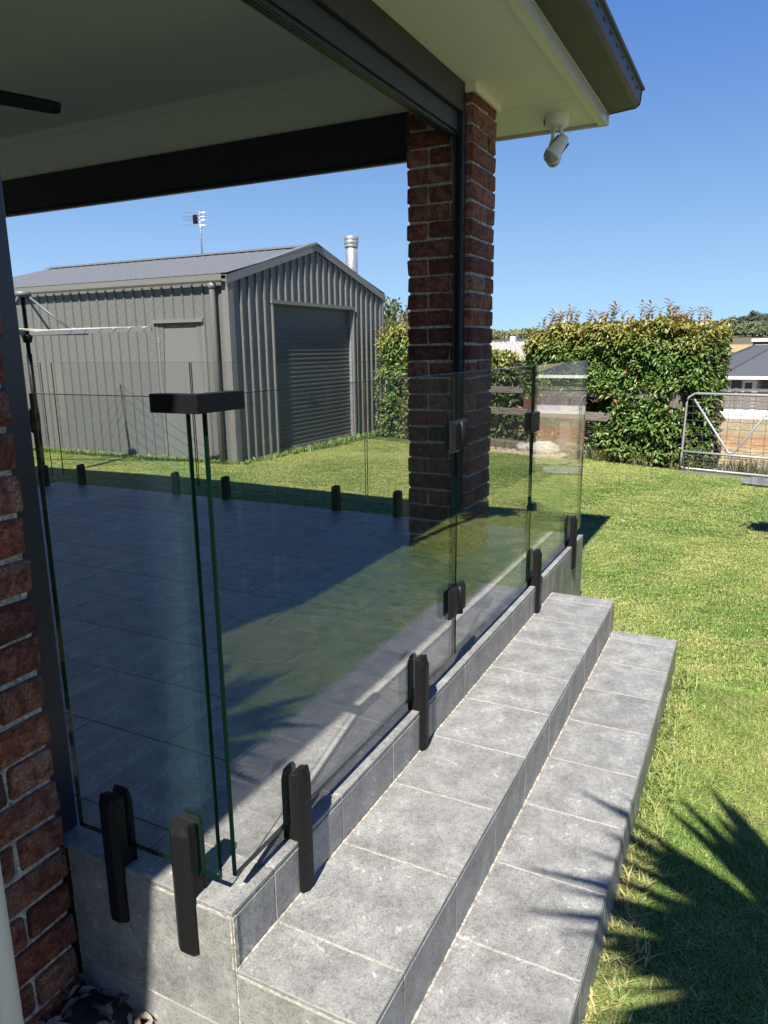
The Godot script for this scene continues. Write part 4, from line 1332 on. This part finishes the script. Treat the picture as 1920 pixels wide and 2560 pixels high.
	while y < ey - 0.3:
		var bxs := ex0 + 0.25 - (0.12 if row % 2 else 0.0)
		while bxs < 3.0:
			if not (bxs + 0.23 > -1.40 and bxs < 0.04):
				quad(st, Vector3(bxs, y, ez - 0.11), Vector3(bxs + 0.225, y, ez - 0.11), Vector3(bxs + 0.225, y + 0.070, ez - 0.11), Vector3(bxs, y + 0.070, ez - 0.11), Vector3.BACK)
			bxs += 0.24
		y += 0.086
		row += 1
	tag(obj("brick_courses", st, M.far_brick, wl), "", "", "", "stuff")
	var wn := bx("window", Vector3(-1.42, -2.4, ez - 0.13), Vector3(-0.72, ey - 0.24, ez - 0.06), M.white_paint, h)
	bx("pane", Vector3(-1.37, -2.35, ez - 0.061), Vector3(-0.77, ey - 0.28, ez - 0.05), M.grey_iron, wn)
	var dr := bx("door", Vector3(-0.70, -3.3, ez - 0.13), Vector3(0.03, ey - 0.24, ez - 0.06), M.white_paint, h)
	bx("pane", Vector3(-0.61, -3.2, ez - 0.061), Vector3(-0.21, ey - 0.42, ez - 0.05), M.grey_iron, dr)
	# paling fence before it
	var pf := thing("paling_fence", "low grey timber fence in front of the dark brick house", "fence")
	st = S()
	for k in 9:
		box(st, Vector3(-3.9 + k * 1.9 + 0.95, -2.75, -46.06), Vector3(-3.9 + k * 1.9 + 1.10, -1.28, -45.92))
	obj("post", st, M.old_timber, pf)
	bx("rail", Vector3(-4.2, -1.46, -45.95), Vector3(12, -1.31, -45.88), M.old_timber_x, pf)
	bx("plinth", Vector3(-4.2, -3.2, -45.96), Vector3(12, -2.48, -45.88), M.render_pale, pf)
	st = S()
	for k in 5:
		box(st, Vector3(-4.2, -2.45 + k * 0.195, -46.0), Vector3(12, -2.27 + k * 0.195, -45.96))
	obj("boards", st, M.grey_board, pf)
	# white roofed farm shed on the hill
	var ws := thing("farm_shed", "small white roofed open farm shed on the far slope", "shed")
	bx("roof", Vector3(-1.3, 1.55, -144), Vector3(5.0, 2.0, -138), M.white_paint, ws)
	bx("wall", Vector3(-1.1, 0.2, -143.5), Vector3(4.8, 1.55, -139.5), M.gutter_metal, ws)
	# side fence of dark palings and mirror-side planting: seen in the glass
	var sf := thing("slat_fence", "dark stained vertical paling fence along the right side of the lawn", "fence")
	st = S()
	box(st, Vector3(-0.011, 0, -0.05), Vector3(0.011, 1.55, 0.05), 0.003)
	st.generate_normals()
	var pm := st.commit()
	var z := -2.6
	while z > -10.2:
		inst("paling", pm, M.dark_timber, sf, Transform3D(Basis.from_euler(Vector3(rng.randf_range(-0.01, 0.01), 0, 0)), Vector3(0.98 + rng.randf_range(-0.01, 0.01), -0.52 + rng.randf_range(-0.02, 0.02), z)))
		z -= 0.118
	bx("rail", Vector3(0.992, -0.2, -10.2), Vector3(1.04, -0.1, -2.55), M.dark_timber, sf)
	bx("rail", Vector3(0.992, 0.6, -10.2), Vector3(1.04, 0.7, -2.55), M.dark_timber, sf)

# ---------------------------------------------------------------- plants
func leaf_mesh(L: float, W: float, droop: float) -> ArrayMesh:
	var st := S(false)
	var a := Vector3(0, 0, 0)
	var m1 := Vector3(0, 0.002, L * 0.35)
	var m2 := Vector3(0, -droop * 0.4, L * 0.7)
	var tip := Vector3(0, -droop, L)
	var f := W * 0.25
	for s in [-1.0, 1.0]:
		var e1 := m1 + Vector3(s * W * 0.5, f, 0)
		var e2 := m2 + Vector3(s * W * 0.38, f * 0.8, 0)
		tri(st, a, m1, e1, Vector3.UP)
		quad(st, m1, m2, e2, e1, Vector3.UP)
		tri(st, m2, tip, e2, Vector3.UP)
	st.generate_normals()
	return st.commit()

func scatter(called: String, mesh: Mesh, m: Material, tf: Array, cols: Array, parent: Node) -> MultiMeshInstance3D:
	var mm := MultiMesh.new()
	mm.transform_format = MultiMesh.TRANSFORM_3D
	mm.use_colors = true
	mesh.surface_set_material(0, m)
	mm.mesh = mesh
	mm.instance_count = tf.size()
	for i in tf.size():
		mm.set_instance_transform(i, tf[i])
		mm.set_instance_color(i, cols[i])
	var o := MultiMeshInstance3D.new()
	o.multimesh = mm
	put(o, called, parent)
	if parent: o.set_meta("kind", "stuff")
	return o

func clump_mesh(n: int, r: float, h: float, sd: int, w := 0.0034) -> ArrayMesh:
	var rg := RandomNumberGenerator.new()
	rg.seed = sd
	var st := S(true)
	for i in n:
		var p := Vector3(rg.randf_range(-r, r), 0, rg.randf_range(-r, r))
		var a := rg.randf() * TAU
		var d := Vector3(cos(a), 0, sin(a))
		var q := Vector3(-d.z, 0, d.x) * w * 0.5 * rg.randf_range(0.7, 1.3)
		var hh := h * rg.randf_range(0.5, 1.2)
		var ln := hh * rg.randf_range(0.25, 1.25)
		var m := p + d * ln * 0.4 + Vector3(0, hh * 0.65, 0)
		var t := p + d * ln + Vector3(0, hh * rg.randf_range(0.7, 1.0), 0)
		var b := rg.randf_range(0.65, 1.35)
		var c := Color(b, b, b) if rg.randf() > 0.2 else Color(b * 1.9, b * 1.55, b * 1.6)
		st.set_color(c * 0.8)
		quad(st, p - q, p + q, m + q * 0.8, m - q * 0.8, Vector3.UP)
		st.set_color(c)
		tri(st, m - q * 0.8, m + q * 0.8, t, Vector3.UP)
	st.generate_normals()
	return st.commit()

func on_screen(p: Vector3, margin: float) -> bool:
	var v := cam.transform.affine_inverse() * p
	if v.z > -0.15: return false
	var f := 1.0 / tan(deg_to_rad(cam.fov * 0.5))
	var y := v.y / -v.z * f
	var x := v.x / -v.z * f / 0.75
	return absf(x) < 1.0 + margin and absf(y) < 1.0 + margin

func planting() -> void:
	# turf
	var gn := noise(61, 0.55, 3)
	var gn2 := noise(62, 2.2, 3)
	var sets := [[], [], []]
	var cols := [[], [], []]
	var tries := [[130000, 0.0, 3.6], [150000, 3.2, 6.6], [240000, 6.0, 14.5]]
	for s in 3:
		for i in tries[s][0]:
			var p := Vector3.ZERO
			if s == 0: p = Vector3(rng.randf_range(-0.86, 1.1), 0, rng.randf_range(-4.6, -0.5))
			elif s == 1: p = Vector3(rng.randf_range(-6.5, 1.1), 0, rng.randf_range(-7.0, -2.6))
			else: p = Vector3(rng.randf_range(-12.5, 1.6), 0, rng.randf_range(-12.6, -5.0))
			var dist := Vector2(p.x, p.z).length()
			if dist < tries[s][1] or dist > tries[s][2]: continue
			if p.x < -0.23 and p.z > -3.67 and p.x > -0.9: continue
			if p.x < -0.86 and p.z > -4.415 and p.x > -5.49: continue
			if p.x < -6.70 and p.z < -8.44: continue
			if p.x < -0.9 and p.z > -4.42: continue
			var fz := fence_z(p.x) + (0.50 if p.x < -2.2 else 0.25)
			if p.z < fz: continue
			p.y = lawn_y(p.x, p.z) - 0.004
			if not on_screen(p, 0.06) and not (p.x > -0.24 and p.z < -0.9 and p.z > -6.5 and p.x < 1.0): continue
			var edge := smoothstep(0.0, 0.10, p.x + 0.235) if p.z > -3.7 else 1.0
			var g := gn.get_noise_2d(p.x, p.z) + 0.5 * gn2.get_noise_2d(p.x, p.z)
			var c := Color(0.160, 0.270, 0.050).lerp(Color(0.33, 0.385, 0.110), clampf(0.5 + g * 1.3 + smoothstep(9.0, 10.8, -p.z) * 0.4, 0, 1))
			c = c.lerp(Color(0.46, 0.37, 0.18), clampf((1.0 - edge) * 0.28 + maxf(0.0, gn2.get_noise_2d(p.x * 1.7 + 9, p.z * 1.7) - 0.25) * 1.2, 0, 0.8))
			if rng.randf() < 0.22: c = c.lerp(Color(0.52, 0.50, 0.20), rng.randf_range(0.3, 0.9))
			var k := rng.randf_range(0.65, 1.35)
			c = Color(c.r * k, c.g * k, c.b * k)
			var sc := rng.randf_range(0.75, 1.25) * (0.9 if s == 0 else 0.9 if s == 1 else 1.1) * (1.25 if edge < 0.5 else 1.0)
			sets[s].append(Transform3D(Basis(Vector3.UP, rng.randf() * TAU).scaled(Vector3(sc, sc * (1.0 if s == 0 else 0.8 if s == 1 else 0.55), sc)), p))
			cols[s].append(c)
	# long tufts along the shed foot
	for i in 700:
		var p := Vector3(rng.randf_range(-11.5, -6.7), -0.52, -8.42 + absf(rng.randfn(0, 0.05)))
		if i % 3 == 0: p = Vector3(-6.66 + absf(rng.randfn(0, 0.05)), -0.52, rng.randf_range(-13.0, -8.4))
		var sc := rng.randf_range(1.4, 3.4)
		sets[2].append(Transform3D(Basis(Vector3.UP, rng.randf() * TAU).scaled(Vector3(sc, sc * 1.1, sc)), p))
		cols[2].append(Color(0.18, 0.27, 0.06) * rng.randf_range(0.8, 1.4))
	for i in 520:
		var p := Vector3(-0.222 + absf(rng.randfn(0, 0.03)), -0.503, rng.randf_range(-3.75, -1.0))
		if i % 9 == 0: p = Vector3(rng.randf_range(-0.86, -0.23), -0.503, -3.68 - absf(rng.randfn(0, 0.04)))
		var sc := rng.randf_range(0.9, 2.0)
		sets[0].append(Transform3D(Basis(Vector3.UP, rng.randf() * TAU).scaled(Vector3(sc, sc * rng.randf_range(0.8, 1.5), sc)), p))
		cols[0].append(Color(0.18, 0.28, 0.06).lerp(Color(0.56, 0.45, 0.22), rng.randf() * (0.9 if p.z > -2.2 else 0.4)))
	for s in 3:
		var nm: String = ["grass", "grass", "grass"][s]
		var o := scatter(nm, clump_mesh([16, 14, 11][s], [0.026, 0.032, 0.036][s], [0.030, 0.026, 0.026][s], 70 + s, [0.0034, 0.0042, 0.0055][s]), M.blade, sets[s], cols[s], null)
		tag(o, ["short green lawn grass beside the lower step", "lawn grass past the steps and behind the patio", "lawn grass before the shed, hedges and gate"][s], "grass", "", "stuff")

	# photinia hedges
	hedge("hedge", "tall glossy green hedge with reddish tips behind the rail fence", [
		[-3.25, -0.64, 0.54, 1.42, 0.10, -0.85, 30000, 1.0],
		[-2.05, -0.95, -0.46, 0.56, -0.02, -0.30, 5200, 0.0],
		[-1.75, -1.0, -0.46, 0.34, 0.24, 0.0, 1900, 0.0],
		[-2.05, -1.75, -0.46, 0.0, 0.16, 0.0, 420, 0.0],
		[-3.2, -0.95, 0.40, 0.62, 0.20, 0.0, 600, 0.0],
		[-1.25, -0.80, -0.52, 0.30, 0.20, 0.04, 800, 0.0],
		[-0.92, -0.56, -0.58, 0.55, -0.10, -0.6, 4000, 0.0],
		[-4.2, -2.0, -0.48, 0.10, -0.06, -0.4, 1400, 0.0],
		[-3.3, -2.0, -0.40, 0.58, -0.30, -0.85, 1700, 0.0]], [-3.1, -0.72], 110)
	hedge("hedge", "shorter length of the same hedge between the shed and the brick pier", [
		[-6.55, -4.55, -0.50, 1.50, 0.02, -0.8, 12000, 1.0],
		[-4.75, -3.72, -0.2, 1.08, -0.05, -0.7, 5200, 0.6]], [-6.5, -4.0], 45)
	# dry weeds at the fence foot
	var tf := []
	var cc := []
	for i in 260:
		var x := rng.randf_range(-4.8, 0.4)
		var p := Vector3(x, -0.53, fence_z(x) + rng.randf_range(-0.15, 0.32))
		if x > -0.8: p = Vector3(x, -0.56, -10.55 + 0.267 * (x + 0.817) - rng.randf_range(0.05, 0.5))
		var sc := rng.randf_range(2.0, 5.5)
		tf.append(Transform3D(Basis(Vector3.UP, rng.randf() * TAU).scaled(Vector3(sc * 0.7, sc, sc * 0.7)), p))
		cc.append(Color(0.30, 0.24, 0.12).lerp(Color(0.12, 0.15, 0.05), rng.randf()))
	tag(scatter("weeds", clump_mesh(9, 0.03, 0.05, 91, 0.003), M.blade, tf, cc, null), "dry weeds along the foot of the rail fence and gate", "weeds", "", "stuff")

	# spiky palm beside the viewer: its shadow falls over the lawn and lower step
	var pa := thing("spiky_palm", "spiky palm with strap leaves standing on the lawn beside the steps", "palm", Vector3(0.90, -0.5, 0.22))
	var st := S(false)
	tube(st, [Vector3(0, -0.05, 0), Vector3(-0.04, 0.8, -0.04), Vector3(-0.12, 1.7, -0.10), Vector3(-0.17, 2.42, -0.16)], [0.09, 0.075, 0.06, 0.055], 10)
	obj("trunk", st, M.grey_bark, pa)
	st = S()
	var cen := Vector3(-0.17, 2.42, -0.16)
	for i in 170:
		var up := rng.randf_range(-0.85, 0.75)
		var az := i * 2.39996
		var d := Vector3(cos(az) * cos(up), sin(up), sin(az) * cos(up))
		var L := rng.randf_range(0.66, 0.95)
		var side := d.cross(Vector3.UP).normalized()
		var pts := []
		for k in 5:
			var t := k / 4.0
			pts.append(cen + d * L * t + Vector3(0, -0.18 * t * t * L, 0))
		var wd := [0.020, 0.040, 0.036, 0.020, 0.001]
		for k in 4:
			quad(st, pts[k] - side * wd[k], pts[k] + side * wd[k], pts[k + 1] + side * wd[k + 1], pts[k + 1] - side * wd[k + 1], Vector3.UP)
	obj("crown", st, M.palm_leaf, pa)

	# young tree by the side fence, reflected in the glass
	tree("young_maple", "young maple with reddish trunk and yellow-green leaves beside the paling fence", Vector3(0.72, -0.5, -5.35), 2.75, 0.42, 0.030, 2200, 0.07, Color(0.23, 0.26, 0.045), Color(0.12, 0.18, 0.04), M.bark, 0.45)
	# gum by the shed
	tree("gum_tree", "small grey-green gum tree showing past the shed's right edge", Vector3(-12.3, -1.3, -25.0), 4.2, 1.15, 0.10, 1500, 0.14, Color(0.15, 0.17, 0.07), Color(0.09, 0.12, 0.05), M.grey_bark, 0.35)
	# hill trees
	var hills := [[-8.0, 300, 6.0, 3.2], [-5.2, 285, 6.4, 2.8], [-2.2, 280, 7.6, 3.0], [0.9, 275, 6.8, 3.4], [-11.0, 300, 5.2, 3.0], [4.0, 275, 7.0, 3.2], [-3.6, 250, 4.2, 1.4], [-1.9, 245, 4.6, 1.6], [-6.6, 262, 4.4, 1.6], [-0.2, 240, 3.9, 1.8], [1.6, 250, 5.0, 2.2], [-5.0, 240, 3.6, 1.5], [3.2, 236, 4.2, 2.0]]
	var labels := ["broad dark tree on the far hill, leftmost at the hedge's right edge", "dark tree on the far hill, second from the hedge", "tallest rounded dark tree on the far hill", "broad dark tree on the far hill at the photo's right edge", "dark far tree hidden mostly behind the hedge's edge", "dark far tree beyond the right edge", "slim pale green tree low on the far slope", "slim pale green tree before the tallest dark tree", "slim pale tree left on the far slope", "low pale tree just above the white farm shed", "bushy green tree right of the white farm shed", "low pale tree on the slope left of the farm shed", "small tree on the slope at the right edge"]
	for i in hills.size():
		var e: Array = hills[i]
		var x: float = e[0]
		var z := -float(e[1])
		x = x * e[1] / 220.0
		var dark := i < 6
		tree("hill_tree", labels[i], Vector3(x, land(x, z) - 0.3, z), e[2], e[3] * 1.3, 0.25, 420, 0.75, Color(0.085, 0.105, 0.060) if dark else Color(0.17, 0.19, 0.10), Color(0.045, 0.062, 0.038) if dark else Color(0.10, 0.13, 0.06), M.grey_bark, 0.75, "trees on the far hill")
	# scrubby ridge between the hedges and behind everything
	tf = []
	cc = []
	var wn := noise(81, 0.03, 3)
	for i in 5200:
		var x := rng.randf_range(-190, 60)
		var z := rng.randf_range(-330, -255)
		if x > -22 and x < 30: z = rng.randf_range(-345, -305)
		var hh := 0.6 + 2.6 * rng.randf()
		if x > -110 and x < -22: hh *= 0.75
		var sc := rng.randf_range(1.6, 3.4)
		tf.append(Transform3D(Basis.from_euler(Vector3(rng.randf() * TAU, rng.randf() * TAU, rng.randf() * TAU)).scaled(Vector3.ONE * sc), Vector3(x, land(x, z) + hh, z)))
		cc.append(Color(0.10, 0.115, 0.05).lerp(Color(0.22, 0.21, 0.10), clampf(0.5 + wn.get_noise_2d(x, z) + rng.randf_range(-0.3, 0.3), 0, 1)))
	tag(scatter("woodland", tuft_mesh(0.6), M.far_leaf, tf, cc, null), "scrubby olive woodland along the far ridge", "woodland", "", "stuff")
	# bush in front of the brick house
	tree("bush", "rounded olive bush beside the hedge before the hipped roof", Vector3(-1.75, -3.4, -62.0), 4.1, 1.5, 0.12, 900, 0.30, Color(0.15, 0.16, 0.06), Color(0.09, 0.11, 0.04), M.grey_bark, 0.9)

func tuft_mesh(s: float) -> ArrayMesh:
	var rg := RandomNumberGenerator.new()
	rg.seed = 5
	var st := S(true)
	for i in 9:
		var c := Vector3(rg.randfn(0, 0.4), rg.randfn(0, 0.4), rg.randfn(0, 0.4)) * s
		var b := Basis.from_euler(Vector3(rg.randf() * TAU, rg.randf() * TAU, rg.randf() * TAU))
		var k := rg.randf_range(0.75, 1.25)
		st.set_color(Color(k, k, k))
		tri(st, c + b.x * 0.45 * s, c - b.x * 0.4 * s + b.y * 0.3 * s, c - b.y * 0.35 * s, Vector3.UP)
	st.generate_normals()
	return st.commit()

func tree(called: String, label: String, at: Vector3, H: float, R: float, tr: float, n: int, leaf: float, ca: Color, cb: Color, barkm: Material, low: float, group := "") -> void:
	var o := thing(called, label, "bush" if called == "bush" else "tree", at, group)
	var st := S(false)
	var top := Vector3(0, H * 0.92, 0)
	tube(st, [Vector3.ZERO, Vector3(rng.randfn(0, tr), H * 0.35, rng.randfn(0, tr)), Vector3(rng.randfn(0, tr), H * 0.65, rng.randfn(0, tr)), top], [tr * 1.25, tr, tr * 0.7, tr * 0.2], 7)
	for i in 6:
		var a := rng.randf() * TAU
		var y := H * rng.randf_range(1.0 - low, 0.8)
		tube(st, [Vector3(0, y, 0), Vector3(cos(a) * R * 0.45, y + H * 0.10, sin(a) * R * 0.45), Vector3(cos(a) * R * 0.85, y + H * 0.15, sin(a) * R * 0.85)], [tr * 0.5, tr * 0.35, tr * 0.12], 5)
	obj("trunk", st, barkm, o)
	var tf := []
	var cc := []
	var cl := []
	var yc := H * (1.0 - low * 0.5)
	for i in 22:
		var d := Vector3(rng.randfn(), rng.randfn(), rng.randfn()).normalized() * pow(rng.randf(), 0.45)
		cl.append([Vector3(d.x * R * 0.75, yc + d.y * H * low * 0.42, d.z * R * 0.75), R * rng.randf_range(0.22, 0.42), rng.randf()])
	for i in n:
		var c: Array = cl[rng.randi_range(0, 21)]
		var d := Vector3(rng.randfn(), rng.randfn() * 0.8, rng.randfn()).normalized() * pow(rng.randf(), 0.4)
		var p: Vector3 = c[0] + d * c[1]
		if p.y > H: p.y = H - rng.randf() * 0.1 * H
		tf.append(Transform3D(Basis.from_euler(Vector3(rng.randf() * TAU, rng.randf() * TAU, rng.randf() * TAU)).scaled(Vector3.ONE * rng.randf_range(0.7, 1.4)), p))
		cc.append(ca.lerp(cb, clampf(c[2] * 0.6 + rng.randf() * 0.4, 0, 1)))
	var me: ArrayMesh = leaf_mesh(leaf, leaf * 0.5, leaf * 0.2) if leaf < 0.2 else tuft_mesh(leaf)
	scatter("crown", me, M.leaf if leaf < 0.2 else M.far_leaf, tf, cc, o)

func hedge(called: String, label: String, parts: Array, span: Array, shoots: int) -> void:
	var o := thing(called, label, "hedge")
	var fdir := Vector3(1, 0, 0.344).normalized()
	var fn := Vector3(-fdir.z, 0, fdir.x)
	var tn := noise(101, 0.9, 3)
	var tf := []
	var cc := []
	var inner := S(true)
	for P in parts:
		var x0: float = P[0]
		var x1: float = P[1]
		for i in P[6]:
			var x := rng.randf_range(x0, x1)
			var bump := tn.get_noise_2d(x * 2.2, 3.0)
			var edge := minf((x - x0) / 0.35, (x1 - x) / 0.25)
			var top: float = P[3] + bump * 0.14 - (0.25 * pow(1.0 - clampf(edge, 0, 1), 2.0) if P[7] > 0 else 0.0)
			var y := rng.randf_range(P[2], top)
			var off: float
			var r := rng.randf()
			var bulge := 0.16 * tn.get_noise_3d(x * 2.5, y * 2.5, 1.0) + 0.10 * tn.get_noise_3d(x * 7.0, y * 7.0, 5.0)
			var out := fn
			if r < 0.66:
				off = P[4] + bulge - absf(rng.randfn(0, 0.10))
			elif r < 0.88:
				y = top - absf(rng.randfn(0, 0.06))
				off = rng.randf_range(P[5], P[4])
				out = Vector3.UP
			else:
				off = rng.randf_range(P[5], P[4])
				x = (x0 + absf(rng.randfn(0, 0.07))) if rng.randf() < 0.5 else (x1 - absf(rng.randfn(0, 0.07)))
				out = fdir if x > (x0 + x1) * 0.5 else -fdir
			var p := Vector3(x, y, fence_z(x)) + fn * off
			var d := (out * 0.7 + Vector3(rng.randfn(0, 0.6), rng.randfn(-0.05, 0.6), rng.randfn(0, 0.6))).normalized()
			var side := d.cross((Vector3.UP + out * rng.randf_range(0.2, 1.2) + Vector3(rng.randfn(0, 0.4), 0, rng.randfn(0, 0.4))).normalized()).normalized()
			var b := Basis(side, d.cross(side), d)
			if b.y.dot(Vector3.UP + out) < 0: b = Basis(-side, -d.cross(side), d)
			tf.append(Transform3D(b.scaled(Vector3.ONE * rng.randf_range(0.65, 1.25)), p))
			var young: float = clampf((y - top + 0.36) / 0.36, 0, 1) * P[7]
			var c := Color(0.055, 0.125, 0.024).lerp(Color(0.125, 0.20, 0.040), rng.randf())
			if rng.randf() < 0.12: c = Color(0.17, 0.19, 0.045)
			if rng.randf() < 0.014: c = Color(0.30, 0.14, 0.05)
			c = c.lerp(Color(0.44, 0.28, 0.09).lerp(Color(0.25, 0.29, 0.06), rng.randf()), young * rng.randf_range(0.4, 1.0))
			cc.append(c)
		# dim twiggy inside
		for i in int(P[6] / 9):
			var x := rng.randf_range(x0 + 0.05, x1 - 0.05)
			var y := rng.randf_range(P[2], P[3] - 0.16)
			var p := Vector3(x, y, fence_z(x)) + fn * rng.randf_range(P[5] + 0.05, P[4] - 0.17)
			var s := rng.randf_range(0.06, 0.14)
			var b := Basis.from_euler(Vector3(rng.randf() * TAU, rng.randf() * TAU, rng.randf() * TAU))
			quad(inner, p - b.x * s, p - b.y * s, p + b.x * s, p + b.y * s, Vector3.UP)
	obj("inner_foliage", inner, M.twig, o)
	scatter("leaves", leaf_mesh(0.078, 0.031, 0.014), M.leaf, tf, cc, o)
	# young shoots above the clipped top
	var st := S(false)
	tf = []
	cc = []
	for i in shoots:
		var x := rng.randf_range(span[0], span[1])
		var top: float = parts[0][3] + tn.get_noise_2d(x * 2.2, 3.0) * 0.14 - 0.08
		if x > parts[0][1]: top = parts[1][3] - 0.1
		var base := Vector3(x, top, fence_z(x)) + fn * rng.randf_range(-0.6, 0.0)
		var h := 0.10 + 0.30 * pow(rng.randf(), 1.8)
		var lean := Vector3(rng.randfn(0, 0.05), h, rng.randfn(0, 0.05))
		tube(st, [base, base + lean], [0.004, 0.002], 4)
		var k := 0
		var t := 0.25
		while t <= 1.0:
			for s in 2:
				var az := k * 2.4 + s * PI
				var d := Vector3(cos(az), 0.75, sin(az)).normalized()
				var side := d.cross(Vector3.UP).normalized()
				tf.append(Transform3D(Basis(side, d.cross(side) * -1.0, d).scaled(Vector3.ONE * rng.randf_range(0.75, 1.35)), base + lean * t))
				cc.append(Color(0.28, 0.27, 0.10).lerp(Color(0.42, 0.22, 0.12), clampf(t * rng.randf_range(0.3, 1.2), 0, 1)))
			k += 1
			t += 0.045 / h
	obj("shoots", st, M.twig, o)
	scatter("shoot_leaves", leaf_mesh(0.085, 0.030, 0.010), M.leaf, tf, cc, o)
	st = S(false)
	var x := float(span[0]) + 0.3
	while x < span[1]:
		var p := Vector3(x, -0.65, fence_z(x)) + fn * -0.38
		tube(st, [p, p + Vector3(0.03, 0.6, 0.02), p + Vector3(-0.03, 1.5, 0.0)], [0.035, 0.028, 0.012], 6)
		x += 0.55
	obj("stems", st, M.grey_bark, o)
